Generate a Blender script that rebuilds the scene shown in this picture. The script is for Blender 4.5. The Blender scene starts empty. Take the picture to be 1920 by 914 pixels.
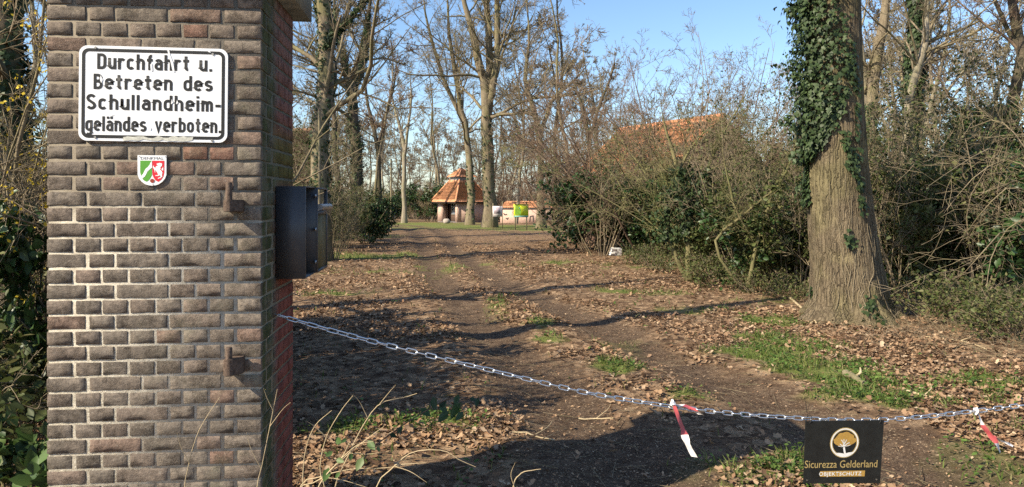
import bpy, bmesh, math, random
import numpy as np
from mathutils import Vector, Matrix
R = math.radians
sc = bpy.context.scene
COL = sc.collection

# ------------------------------------------------------------------ camera, sky, sun, exposure
FPX, HOR, CAMH = 1350.0, 376.0, 1.6          # focal length and horizon in photo pixels, eye height in metres
cam_d = bpy.data.cameras.new('camera'); cam = bpy.data.objects.new('camera', cam_d); COL.objects.link(cam)
cam.location = (0, 0, CAMH); cam.rotation_euler = (R(90), 0, 0)
cam_d.sensor_width = 36; cam_d.lens = 36 * FPX / 1920
cam_d.shift_y = -(457 - HOR) / 1920
cam_d.clip_start = 0.05; cam_d.clip_end = 3000
sc.camera = cam
SUN_AZ, SUN_EL = 58.0, 37.0                   # degrees left of straight behind the viewer, above the horizon
S = Vector((-math.sin(R(SUN_AZ)) * math.cos(R(SUN_EL)), -math.cos(R(SUN_AZ)) * math.cos(R(SUN_EL)), math.sin(R(SUN_EL))))
w = bpy.data.worlds.new('World'); sc.world = w; w.use_nodes = True
nt = w.node_tree; bg = nt.nodes['Background']
sky = nt.nodes.new('ShaderNodeTexSky'); sky.sky_type = 'NISHITA'; sky.sun_disc = False
sky.sun_elevation = R(SUN_EL); sky.sun_rotation = math.atan2(S.x, S.y)
sky.air_density = 1.0; sky.dust_density = 0.7; sky.ozone_density = 3.0
hs_ = nt.nodes.new('ShaderNodeHueSaturation'); hs_.inputs['Saturation'].default_value = 1.05; nt.links.new(sky.outputs[0], hs_.inputs['Color'])
nt.links.new(hs_.outputs[0], bg.inputs[0]); bg.inputs[1].default_value = 0.115
sun_d = bpy.data.lights.new('sun', 'SUN'); sun_d.energy = 5.0; sun_d.angle = R(0.5); sun_d.color = (1.0, 0.88, 0.68)
sun = bpy.data.objects.new('sun', sun_d); COL.objects.link(sun)
sun.rotation_euler = S.to_track_quat('Z', 'Y').to_euler()
sc.view_settings.view_transform = 'Standard'; sc.view_settings.look = 'None'
sc.view_settings.gamma = 1.0; sc.view_settings.use_curve_mapping = False
sc.view_settings.exposure = 0.93
sc.render.engine = 'CYCLES'
cy = sc.cycles
cy.max_bounces = 6; cy.diffuse_bounces = 3; cy.glossy_bounces = 2; cy.transmission_bounces = 3; cy.transparent_max_bounces = 4
cy.use_denoising = False
try: cy.denoiser = 'OPENIMAGEDENOISE'; cy.denoising_prefilter = 'ACCURATE'
except Exception: pass

# ------------------------------------------------------------------ helpers
def rng_(s): return np.random.default_rng(s)
def P(px, py, d): return np.array([(px - 960) / FPX * d, d, CAMH - (py - HOR) / FPX * d])
def vnoise(x, y, seed=0):
    xi = np.floor(x).astype(np.int64); yi = np.floor(y).astype(np.int64); xf = x - xi; yf = y - yi
    def h(a, b):
        n = (a * 374761393 + b * 668265263 + seed * 1442695041) & 0xffffffff
        n = ((n ^ (n >> 13)) * 1274126177) & 0xffffffff
        return ((n ^ (n >> 16)) & 0xffff) / 65535.0
    u = xf * xf * (3 - 2 * xf); v = yf * yf * (3 - 2 * yf)
    return (h(xi, yi) * (1 - u) + h(xi + 1, yi) * u) * (1 - v) + (h(xi, yi + 1) * (1 - u) + h(xi + 1, yi + 1) * u) * v
def fbm(x, y, seed=0, o=4):
    a, s, t = 0.5, 0.0, 0.0
    for i in range(o):
        s = s + a * vnoise(x * 2 ** i, y * 2 ** i, seed + i * 17); t += a; a *= 0.5
    return s / t
def sstep(a, b, x):
    t = np.clip((x - a) / (b - a), 0, 1); return t * t * (3 - 2 * t)
def tag(o, label=None, cat=None, group=None, kind=None):
    if label: o['label'] = label
    if cat: o['category'] = cat
    if group: o['group'] = group
    if kind: o['kind'] = kind
    return o
def empty(name, loc=(0, 0, 0), rot=(0, 0, 0)):
    o = bpy.data.objects.new(name, None); COL.objects.link(o); o.empty_display_size = 0.1
    o.location = loc; o.rotation_euler = rot; return o
def thing(name, label, cat, loc=(0, 0, 0), rot=(0, 0, 0), group=None):
    return tag(empty(name, loc, rot), label, cat, group)
def link(name, me, parent=None):
    o = bpy.data.objects.new(name, me); COL.objects.link(o)
    if parent is not None: o.parent = parent
    return o
def mesh_(name, V, F, mats, attr=None, smooth=False, midx=None):
    me = bpy.data.meshes.new(name)
    V = np.asarray(V, dtype=np.float32); F = [np.asarray(f, dtype=np.int32) for f in F if len(f)]
    me.vertices.add(len(V)); me.vertices.foreach_set('co', V.ravel())
    lp = np.concatenate([f.ravel() for f in F]); me.loops.add(len(lp)); me.loops.foreach_set('vertex_index', lp)
    tot = np.concatenate([np.full(len(f), f.shape[1], np.int32) for f in F])
    st = np.concatenate([[0], np.cumsum(tot)[:-1]]).astype(np.int32)
    me.polygons.add(len(tot)); me.polygons.foreach_set('loop_start', st)
    if smooth: me.polygons.foreach_set('use_smooth', np.ones(len(tot), bool))
    if not isinstance(mats, (list, tuple)): mats = [mats]
    for m in mats: me.materials.append(m)
    if midx is not None: me.polygons.foreach_set('material_index', np.asarray(midx, np.int32))
    if attr:
        for k, a in attr.items():
            at = me.attributes.new(k, 'FLOAT', 'POINT'); at.data.foreach_set('value', np.asarray(a, np.float32))
    me.update(calc_edges=True); return me
def mk(name, V, F, mats, parent=None, **kw): return link(name, mesh_(name, V, F, mats, **kw), parent)
class MB:                                       # collects simple solids into one mesh
    def __init__(s): s.V = []; s.F4 = []; s.F3 = []; s.n = 0
    def add(s, V, F):
        V = np.asarray(V, float); F = np.asarray(F)
        s.V.append(V); (s.F4 if F.shape[1] == 4 else s.F3).append(F + s.n); s.n += len(V); return s
    def box(s, a, b, M=None):
        a, b = np.array(a, float), np.array(b, float)
        V = np.array([[a[0], a[1], a[2]], [b[0], a[1], a[2]], [b[0], b[1], a[2]], [a[0], b[1], a[2]],
                      [a[0], a[1], b[2]], [b[0], a[1], b[2]], [b[0], b[1], b[2]], [a[0], b[1], b[2]]])
        if M is not None: V = V @ np.array(M)[:3, :3].T + np.array(M)[:3, 3]
        return s.add(V, [[0, 3, 2, 1], [4, 5, 6, 7], [0, 1, 5, 4], [1, 2, 6, 5], [2, 3, 7, 6], [3, 0, 4, 7]])
    def tube(s, pts, rad, sides=8):
        pts = np.asarray(pts, float)[None]; rad = np.broadcast_to(np.asarray(rad, float), pts.shape[1])[None]
        V, F = tubes(pts, rad, sides); s.add(V, F)
        k = pts.shape[1]; c = len(V)
        for e, ring in ((0, range(sides)), (1, range((k - 1) * sides, k * sides))):
            ring = list(ring); Vc = np.vstack([V[ring], pts[0, 0 if e == 0 else -1][None]])
            tri = [[(i + 1) % sides, i, sides] if e == 0 else [i, (i + 1) % sides, sides] for i in range(sides)]
            s.add(Vc, tri)
        return s
    def build(s, name, mat, parent=None, smooth=False):
        F = []
        if s.F4: F.append(np.vstack(s.F4))
        if s.F3: F.append(np.vstack(s.F3))
        return mk(name, np.vstack(s.V), F, mat, parent, smooth=smooth)
def norm(v): return v / np.maximum(np.linalg.norm(v, axis=-1, keepdims=True), 1e-9)
def tubes(pts, rad, sides=4):
    N, k, _ = pts.shape
    T = norm(np.gradient(pts, axis=1)); mean = norm(pts[:, -1] - pts[:, 0])
    ref = np.where(np.abs(mean[:, 2:3]) > 0.8, np.array([[1.0, 0.13, 0]]), np.array([[0.1, 0.07, 1.0]]))[:, None, :]
    u = norm(np.cross(T, ref)); v = np.cross(T, u)
    a = np.arange(sides) * 2 * np.pi / sides
    V = pts[:, :, None, :] + rad[:, :, None, None] * (np.cos(a)[:, None] * u[:, :, None, :] + np.sin(a)[:, None] * v[:, :, None, :])
    idx = np.arange(N * k * sides).reshape(N, k, sides)
    A = idx[:, :-1]; B = idx[:, 1:]
    F = np.stack([A, np.roll(A, -1, 2), np.roll(B, -1, 2), B], -1).reshape(-1, 4)
    return V.reshape(-1, 3), F
def join(parts):
    n = 0; Vs = []; Fs = []
    for V, F in parts:
        Vs.append(V); Fs.append(F + n); n += len(V)
    return np.vstack(Vs), np.vstack(Fs)
def grow(start, d, L, k, wander, up, rg):
    N = len(start); pts = np.zeros((N, k, 3)); pts[:, 0] = start; d = norm(d.copy()); L = np.broadcast_to(L, (N,))
    for i in range(1, k):
        d = norm(d + rg.normal(0, wander, (N, 3)) + np.array([0, 0, up]))
        pts[:, i] = pts[:, i - 1] + d * (L / (k - 1))[:, None]
    return pts
def spawn(pts, rad, n, t0, t1, ang, lf, rg, k=4, wander=0.15, up=0.05, rf=0.55, tip=0.35, rmin=0.004, Lref=None):
    N, kk, _ = pts.shape
    t = rg.uniform(t0, t1, (N, n)); f = t * (kk - 1); i = np.minimum(f.astype(int), kk - 2); f = f - i
    ar = np.arange(N)[:, None]
    a, b = pts[ar, i], pts[ar, i + 1]; st = a + (b - a) * f[..., None]
    T = norm(b - a); q = norm(np.cross(T, rg.normal(0, 1, T.shape)))
    an = rg.normal(ang, 0.22, (N, n))[..., None]
    d = np.cos(an) * T + np.sin(an) * q
    L = np.linalg.norm(np.diff(pts, axis=1), axis=-1).sum(1)[:, None] if Lref is None else np.full((N, 1), Lref)
    L = lf * L * (1.15 - 0.65 * t) * rg.uniform(0.6, 1.25, (N, n))
    r = np.maximum((rad[ar, i] * (1 - f) + rad[ar, i + 1] * f) * rf, rmin)
    p = grow(st.reshape(-1, 3), d.reshape(-1, 3), L.ravel(), k, wander, up, rg)
    rr = r.ravel()[:, None] * np.linspace(1, tip, k)[None]
    return p, np.maximum(rr, rmin * 0.6)
def smooth_path(pts, k):
    pts = np.asarray(pts, float); t = np.linspace(0, 1, len(pts)); s = np.linspace(0, 1, k)
    # catmull-rom
    p = np.vstack([2 * pts[0] - pts[1], pts, 2 * pts[-1] - pts[-2]])
    f = s * (len(pts) - 1); i = np.minimum(f.astype(int), len(pts) - 2); u = (f - i)[:, None]
    p0, p1, p2, p3 = p[i], p[i + 1], p[i + 2], p[i + 3]
    return 0.5 * (2 * p1 + (p2 - p0) * u + (2 * p0 - 5 * p1 + 4 * p2 - p3) * u ** 2 + (3 * p1 - p0 - 3 * p2 + p3) * u ** 3)
LEAF = {
 'oval': (np.array([[0, 0, 0], [.28, .35, .06], [.22, .7, .06], [0, 1, -.04], [-.22, .7, .06], [-.28, .35, .06]]),
          np.array([[0, 1, 2, 3], [0, 3, 4, 5]])),
 'dead': (np.array([[0, 0, 0], [.3, .25, .13], [.2, .55, .03], [.26, .8, .16], [0, 1, .1], [-.26, .75, .08], [-.18, .5, -.02], [-.3, .25, .16]]),
          np.array([[0, 1, 2, 6], [0, 6, 7, 7], [2, 3, 4, 6], [6, 4, 5, 5]])),
 'ivy': (np.array([[0, .05, 0], [.3, -.08, -.05], [.5, .3, -.06], [.24, .5, .02], [0, 1, -.08], [-.24, .5, .02], [-.5, .3, -.06], [-.3, -.08, -.05]]),
         np.array([[0, 1, 2, 3], [0, 3, 4, 5], [0, 5, 6, 7]])),
 'quad': (np.array([[0, 0, 0], [.3, .5, .05], [0, 1, 0], [-.3, .5, .05]]), np.array([[0, 1, 2, 3]])),
}
LEAF['dead'] = (LEAF['dead'][0], np.array([[0, 1, 2, 6], [7, 0, 6, 6], [2, 3, 4, 6], [6, 4, 5, 5]]))
def leaves(pos, nrm, size, rg, shape='oval', axis=None):
    """leaf-sized faces at pos, facing nrm"""
    T, F = LEAF[shape]; N = len(pos)
    F = np.array([list(dict.fromkeys(f)) + [-1] * (4 - len(dict.fromkeys(f))) for f in F])
    n = norm(nrm); a = rg.normal(0, 1, (N, 3)) if axis is None else axis + rg.normal(0, .25, (N, 3))
    y = norm(a - n * (a * n).sum(1, keepdims=True)); x = np.cross(y, n)
    sz = (np.broadcast_to(size, (N,)) * rg.uniform(.6, 1.3, N))[:, None, None]
    V = pos[:, None, :] + sz * (T[None, :, 0:1] * x[:, None] + T[None, :, 1:2] * y[:, None] + T[None, :, 2:3] * n[:, None])
    off = (np.arange(N) * len(T))[:, None]
    out = []
    for f in F:
        f = f[f >= 0]; out.append(off + f[None])
    q = [o for o in out if o.shape[1] == 4]; t3 = [o for o in out if o.shape[1] == 3]
    FF = ([np.vstack(q)] if q else []) + ([np.vstack(t3)] if t3 else [])
    return V.reshape(-1, 3), FF, np.repeat(rg.uniform(0, 1, N), len(T))
def copy_tree(o, parent=None):
    c = o.copy(); COL.objects.link(c); c.parent = parent
    for ch in list(o.children): copy_tree(ch, c)
    return c

# ------------------------------------------------------------------ materials
def new_mat(name):
    m = bpy.data.materials.new(name); m.use_nodes = True; t = m.node_tree
    b = t.nodes['Principled BSDF']; b.inputs['Roughness'].default_value = 0.85
    b.inputs['Specular IOR Level'].default_value = 0.25
    return m, t, b
def ramp(t, src, stops):
    r = t.nodes.new('ShaderNodeValToRGB'); e = r.color_ramp.elements
    while len(e) < len(stops): e.new(0.5)
    for i, (p, c) in enumerate(stops): e[i].position = p; e[i].color = (*c, 1)
    t.links.new(src, r.inputs[0]); return r.outputs[0]
def noise(t, scale, detail=4, rough=0.6, vec=None, out=0):
    n = t.nodes.new('ShaderNodeTexNoise'); n.inputs['Scale'].default_value = scale; n.inputs['Detail'].default_value = detail
    n.inputs['Roughness'].default_value = rough
    if vec is not None: t.links.new(vec, n.inputs['Vector'])
    return n.outputs[out]
def mixc(t, fac, a, b, mode='MIX'):
    m = t.nodes.new('ShaderNodeMix'); m.data_type = 'RGBA'; m.blend_type = mode
    if isinstance(fac, (int, float)): m.inputs[0].default_value = fac
    else: t.links.new(fac, m.inputs[0])
    for s, v in ((6, a), (7, b)):
        if isinstance(v, tuple): m.inputs[s].default_value = (*v, 1)
        else: t.links.new(v, m.inputs[s])
    return m.outputs[2]
def math_(t, op, a, b=None, clamp=False):
    m = t.nodes.new('ShaderNodeMath'); m.operation = op; m.use_clamp = clamp
    for i, v in enumerate((a, b)):
        if v is None: continue
        if isinstance(v, (int, float)): m.inputs[i].default_value = v
        else: t.links.new(v, m.inputs[i])
    return m.outputs[0]
def maprange(t, v, a, b, c=0.0, d=1.0):
    m = t.nodes.new('ShaderNodeMapRange'); m.interpolation_type = 'SMOOTHSTEP'
    t.links.new(v, m.inputs[0])
    for i, q in enumerate((a, b, c, d)): m.inputs[i + 1].default_value = q
    return m.outputs[0]
def bump(t, b, h, strength=0.5, dist=0.01):
    n = t.nodes.new('ShaderNodeBump'); n.inputs['Strength'].default_value = strength; n.inputs['Distance'].default_value = dist
    t.links.new(h, n.inputs['Height']); t.links.new(n.outputs[0], b.inputs['Normal'])
def coord(t, obj=None, which='Object'):
    c = t.nodes.new('ShaderNodeTexCoord'); c.object = obj; return c.outputs[which]
def attr_(t, name):
    a = t.nodes.new('ShaderNodeAttribute'); a.attribute_name = name; return a.outputs['Fac']
def vscale(t, vec, s):
    m = t.nodes.new('ShaderNodeMapping'); m.inputs['Scale'].default_value = s; t.links.new(vec, m.inputs[0]); return m.outputs[0]
def plain(name, c, rough=0.6, metal=0.0, var=0.25, scale=30, bmp=0.0, spec=0.3):
    m, t, b = new_mat(name)
    n = noise(t, scale, 5, .65, coord(t))
    d = tuple(x * (1 - var) for x in c); l = tuple(min(1, x * (1 + var)) for x in c)
    t.links.new(ramp(t, n, [(.3, d), (.7, l)]), b.inputs['Base Color'])
    b.inputs['Roughness'].default_value = rough; b.inputs['Metallic'].default_value = metal; b.inputs['Specular IOR Level'].default_value = spec
    if bmp: bump(t, b, n, bmp, .01)
    return m
def bark(name, dark, light, green=None, gamt=.5, scale=6, stretch=.18, fissure=0):
    m, t, b = new_mat(name); o = coord(t)
    v = vscale(t, o, (1, 1, stretch))
    n = noise(t, scale, 6, .7, v); n2 = noise(t, scale * 5, 4, .7, v)
    c = ramp(t, math_(t, 'ADD', math_(t, 'MULTIPLY', n, .6), math_(t, 'MULTIPLY', n2, .4)), [(.33, dark), (.62, light)])
    if green: c = mixc(t, math_(t, 'MULTIPLY', maprange(t, noise(t, 1.1, 3, .6, o), .42, .62), gamt), c, green)
    h = n2
    if fissure:
        vo = t.nodes.new('ShaderNodeTexVoronoi'); vo.feature = 'DISTANCE_TO_EDGE'; vo.inputs['Scale'].default_value = 24
        wv = t.nodes.new('ShaderNodeVectorMath'); wv.operation = 'ADD'; t.links.new(vscale(t, o, (1, 1, .085)), wv.inputs[0]); sc_ = t.nodes.new('ShaderNodeVectorMath'); sc_.operation = 'SCALE'; sc_.inputs['Scale'].default_value = .07
        t.links.new(noise(t, 5, 4, .6, o, 1), sc_.inputs[0]); t.links.new(sc_.outputs[0], wv.inputs[1]); t.links.new(wv.outputs[0], vo.inputs['Vector'])
        fis = math_(t, 'MULTIPLY', maprange(t, vo.outputs['Distance'], .16, .0), maprange(t, noise(t, 4, 3, .6, o), .3, .55, .35, 1.0)); c = mixc(t, math_(t, 'MULTIPLY', fis, .42), c, (.045, .035, .024))
        c = mixc(t, math_(t, 'MULTIPLY', maprange(t, noise(t, 2.3, 5, .7, o), .52, .68), .6), c, (.3, .25, .14)); h = math_(t, 'SUBTRACT', n2, fis)
    t.links.new(c, b.inputs['Base Color']); b.inputs['Roughness'].default_value = .95; b.inputs['Specular IOR Level'].default_value = .1
    bump(t, b, h, .8 if fissure else .6, .03); return m
def leafmat(name, cols, trans=.25, rough=.5, spec=.3):
    m, t, b = new_mat(name)
    c = ramp(t, attr_(t, 'rnd'), [(i / max(1, len(cols) - 1), q) for i, q in enumerate(cols)])
    n = noise(t, 2.0, 3, .6, coord(t))
    c = mixc(t, .5, c, ramp(t, n, [(.3, tuple(x * .55 for x in (1, 1, 1))), (.7, (1.3, 1.3, 1.2))]), 'MULTIPLY')
    t.links.new(c, b.inputs['Base Color']); b.inputs['Roughness'].default_value = rough; b.inputs['Specular IOR Level'].default_value = spec
    if trans:
        tr = t.nodes.new('ShaderNodeBsdfTranslucent'); t.links.new(c, tr.inputs[0])
        mx = t.nodes.new('ShaderNodeMixShader'); mx.inputs[0].default_value = trans
        t.links.new(b.outputs[0], mx.inputs[1]); t.links.new(tr.outputs[0], mx.inputs[2])
        t.links.new(mx.outputs[0], t.nodes['Material Output'].inputs[0])
    return m
M = {}
M['bark'] = bark('bark', (.085, .066, .045), (.25, .205, .14), (.14, .14, .055), .5)
M['bark_pale'] = bark('bark_pale', (.13, .11, .08), (.34, .29, .22), (.14, .15, .06), .35)
M['bark_dark'] = bark('bark_dark', (.045, .036, .028), (.12, .095, .07), (.07, .08, .03), .4)
M['bark_big'] = bark('bark_big', (.05, .038, .026), (.24, .19, .125), (.16, .145, .065), .5, 30, .14, 1)
M['twig'] = bark('twig', (.105, .083, .056), (.28, .225, .155), (.16, .15, .065), .4, 3, 1)
M['twig_red'] = bark('twig_red', (.1, .066, .046), (.24, .17, .12), None, 0, 3, 1)
M['twig_green'] = bark('twig_green', (.085, .078, .038), (.2, .175, .09), (.12, .135, .045), .5, 3, 1)
M['dry'] = plain('dry_stalk', (.42, .33, .2), .8, var=.3, scale=12)
M['ivy'] = leafmat('ivy_leaf', [(.014, .026, .009), (.028, .048, .018), (.042, .068, .024), (.065, .09, .04)], .1, .5, .22)
M['evergreen'] = leafmat('evergreen_leaf', [(.015, .035, .012), (.03, .065, .02), (.05, .095, .025)], .15, .42, .35)
M['underg'] = leafmat('undergrowth_leaf', [(.03, .042, .013), (.06, .08, .024), (.1, .12, .038), (.15, .14, .06)], .25, .55, .25)
M['bramble'] = leafmat('bramble_leaf', [(.03, .06, .02), (.06, .11, .03), (.1, .17, .045), (.13, .15, .07)], .25, .5, .3)
M['bud'] = leafmat('bud_leaf', [(.2, .21, .07), (.3, .3, .1), (.26, .23, .1)], .3, .7)
M['yellow'] = leafmat('yellow_blossom', [(.62, .45, .03), (.75, .55, .05), (.55, .42, .06)], .3, .7)
M['catkin'] = leafmat('catkin', [(.12, .07, .045), (.2, .14, .08)], .1, .8)
M['dead'] = leafmat('dead_leaf', [(.065, .04, .026), (.17, .1, .058), (.29, .185, .112), (.38, .26, .165), (.22, .12, .068), (.48, .36, .245)], .12, .75, .2)
M['grass'] = leafmat('grass_blade', [(.05, .085, .016), (.09, .14, .026), (.14, .18, .045), (.25, .22, .1)], .35, .6)
M['clover'] = leafmat('clover_leaf', [(.05, .1, .02), (.08, .15, .03), (.14, .21, .05)], .3, .6)

# ------------------------------------------------------------------ ground and dirt track
RUT_Y = np.array([-5, 2, 3.4, 4.3, 5.1, 6.3, 7.9, 10.6, 15, 23, 38.8, 50, 58, 66, 80])
RUT_L = np.array([2.6, 1.35, .85, .68, .52, .23, -.06, -.63, -1.6, -2.75, -5.0, -7.3, -10, -15, -26])
RUT_R = np.array([5.2, 3.6, 2.9, 2.5, 2.27, 1.95, 1.4, .78, -.3, -1.75, -3.6, -5.6, -8.2, -13, -24])
def gz(x, y):
    x = np.asarray(x, float); y = np.asarray(y, float)
    z = -.009 * np.clip(y - 12, 0, 90)
    dl = np.abs(x - np.interp(y, RUT_Y, RUT_L)); dr = np.abs(x - np.interp(y, RUT_Y, RUT_R))
    j = (fbm(x * 1.3, y * 1.3, 5, 3) - .5) * .2
    d = np.minimum(dl, dr) + j * .5
    z = z - .05 * np.exp(-(d / .34) ** 2) + .02 * np.exp(-((d - .62) / .22) ** 2)
    near = np.exp(-(y / 30) ** 2)
    z = z + (fbm(x * .45, y * .45, 1, 3) - .5) * .08 + (fbm(x * 3.1, y * 3.1, 2, 3) - .5) * .04 * near + (fbm(x * 12, y * 12, 3, 2) - .5) * .018 * near
    z = z + .16 * sstep(3.2, 6.5, x - .1 * y) * near + .12 * sstep(1.6, 4.5, -x - .15 * y) * near
    return z
GRASS = [(.4, 9.2, .35, 1.2, .75), (-.25, 11.2, .35, 1.6, .75), (-1.5, 17, .45, 3.5, .75), (3.5, 9.6, .9, .7, .8), (5.3, 6.6, .9, .6, .75), (2.5, 10.6, 1.0, .6, .7), (1.5, 6.0, .4, .5, .7), (-3.0, 12.5, .9, .6, .6), (1.0, 19, 2.5, 1.5, .65), (2.85, 7.9, .75, 1.0, 1.1), (3.0, 6.8, .7, .7, 1.1), (3.15, 5.9, .8, .6, 1.1), (4.0, 6.3, .7, .45, .8), (2.95, 4.5, .7, .5, 1.0), (3.4, 5.1, .6, .4, .8),
         (1.55, 4.35, .8, .4, .75), (-4.9, 22, 3.2, 2.2, 1.0), (-3.6, 16.5, 1.6, .8, .6), (2.2, 12.9, 1.6, .8, .85), (4.3, 11.3, 1.0, .9, .6), (-.75, 5.1, .9, .45, .8), (-.2, 5.9, .7, .35, .6),
         (.9, 6.9, .35, .6, .8), (1.3, 8.0, .3, .7, .7), (.1, 12, .4, 2.0, .5), (-3.2, 54, 9, 7, 1.2), (1.5, 48, 6, 5, .9), (-11, 62, 10, 9, 1.2), (-7, 36, 1.6, 4, .8), (-2.3, 20, .5, 6, .5), (-.9, 8.4, .4, .3, .6), (3.6, 17, 1.5, 1.2, .5)]
def masks(x, y):
    dl = np.abs(x - np.interp(y, RUT_Y, RUT_L)); dr = np.abs(x - np.interp(y, RUT_Y, RUT_R))
    w_ = np.interp(y, [0, 4.2, 5.5, 8, 12, 30, 60], [.9, .62, .4, .31, .3, .36, .6])
    n1 = fbm(x * 1.7, y * 1.7, 11, 4) - .5
    n2 = fbm(x * 5, y * 5, 23, 3) - .5
    d = np.minimum(dl, dr)
    soil = 1 - sstep(-.14, .16, d - w_ + n1 * .45 + n2 * .2)
    mid = ((x > np.interp(y, RUT_Y, RUT_L)) & (x < np.interp(y, RUT_Y, RUT_R))) * np.interp(y, [3.5, 5.0, 6.0], [.95, .6, 0])
    soil = np.maximum(soil, mid * (1 - sstep(.35, .6, fbm(x * 1.1, y * 1.1, 41, 3))) * 1.0)
    g = np.zeros_like(x)
    for gx, gy, rx, ry, a in GRASS:
        g = np.maximum(g, a * np.exp(-((x - gx) / rx) ** 2 - ((y - gy) / ry) ** 2))
    grass = sstep(.46, .86, g + n1 * 1.1 + n2 * .7) * (1 - .75 * soil)
    return soil, grass
def axis_(segs):
    out = [segs[0][0]]
    for a, b, n in segs: out += list(np.linspace(a, b, n + 1)[1:])
    return np.array(out)
ax_x = axis_([(-500, -120, 6), (-120, -30, 22), (-30, -8, 44), (-8, -4, 28), (-4, 5, 130), (5, 9, 30), (9, 30, 42), (30, 120, 22), (120, 500, 6)])
ax_y = axis_([(-60, -6, 10), (-6, 2.5, 16), (2.5, 9, 120), (9, 16, 80), (16, 32, 80), (32, 80, 70), (80, 160, 16), (160, 900, 8)])
GX, GY = np.meshgrid(ax_x, ax_y); GZ = gz(GX, GY)
soil, grs = masks(GX, GY)
Vg = np.stack([GX, GY, GZ], -1).reshape(-1, 3)
idx = np.arange(GX.size).reshape(GX.shape)
Fg = np.stack([idx[:-1, :-1], idx[:-1, 1:], idx[1:, 1:], idx[1:, :-1]], -1).reshape(-1, 4)
fs = soil.ravel()[Fg].mean(1); fy = Vg[Fg].mean(1)[:, 1]; is_track = (fs > .5)
m, t, b = new_mat('forest_ground'); o = coord(t, None, 'Object')
sl, gr = attr_(t, 'soil'), attr_(t, 'grass')
vor = t.nodes.new('ShaderNodeTexVoronoi'); vor.inputs['Scale'].default_value = 13; t.links.new(o, vor.inputs['Vector'])
litter = ramp(t, vor.outputs['Color'], [(.1, (.07, .042, .027)), (.45, (.18, .118, .074)), (.7, (.3, .205, .13)), (.95, (.4, .29, .19))])
litter = mixc(t, .6, litter, ramp(t, noise(t, 34, 4, .7, o), [(.35, (.35, .32, .3)), (.65, (1.25, 1.2, 1.1))]), 'MULTIPLY')
earth = ramp(t, noise(t, 7, 8, .72, o), [(.32, (.05, .032, .021)), (.5, (.098, .065, .043)), (.7, (.165, .115, .077))])
earth = mixc(t, maprange(t, noise(t, 60, 3, .6, o), .58, .66), earth, (.33, .25, .165))
earth = mixc(t, maprange(t, noise(t, 38, 3, .6, o), .6, .66), earth, (.05, .035, .025))
green = ramp(t, noise(t, 22, 5, .7, o), [(.3, (.065, .085, .022)), (.55, (.14, .18, .042)), (.75, (.26, .24, .09))])
c = mixc(t, sl, litter, earth); c = mixc(t, math_(t, 'MULTIPLY', gr, .85), c, green)
t.links.new(c, b.inputs['Base Color']); b.inputs['Roughness'].default_value = .95; b.inputs['Specular IOR Level'].default_value = .1
bump(t, b, math_(t, 'ADD', noise(t, 45, 6, .75, o), math_(t, 'MULTIPLY', vor.outputs['Distance'], .6)), .8, .03)
M['ground'] = m
for nm, sel in (('ground', ~is_track), ('dirt_track', is_track)):
    used = np.unique(Fg[sel]); rm = np.zeros(len(Vg), np.int64); rm[used] = np.arange(len(used))
    go = mk(nm, Vg[used], [rm[Fg[sel]]], M['ground'], smooth=True, attr={'soil': soil.ravel()[used], 'grass': grs.ravel()[used]})
    tag(go, kind='structure')
    go['label'] = 'leaf littered forest floor with patches of grass' if nm == 'ground' else 'dark earth track with two wheel ruts winding to the pavilion'
    go['category'] = 'ground' if nm == 'ground' else 'track'
def gp(px, d, dz=0.0):                       # ground point under a photo column at a distance
    x = (px - 960) / FPX * d; return np.array([x, d, float(gz(x, d)) + dz])

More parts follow.
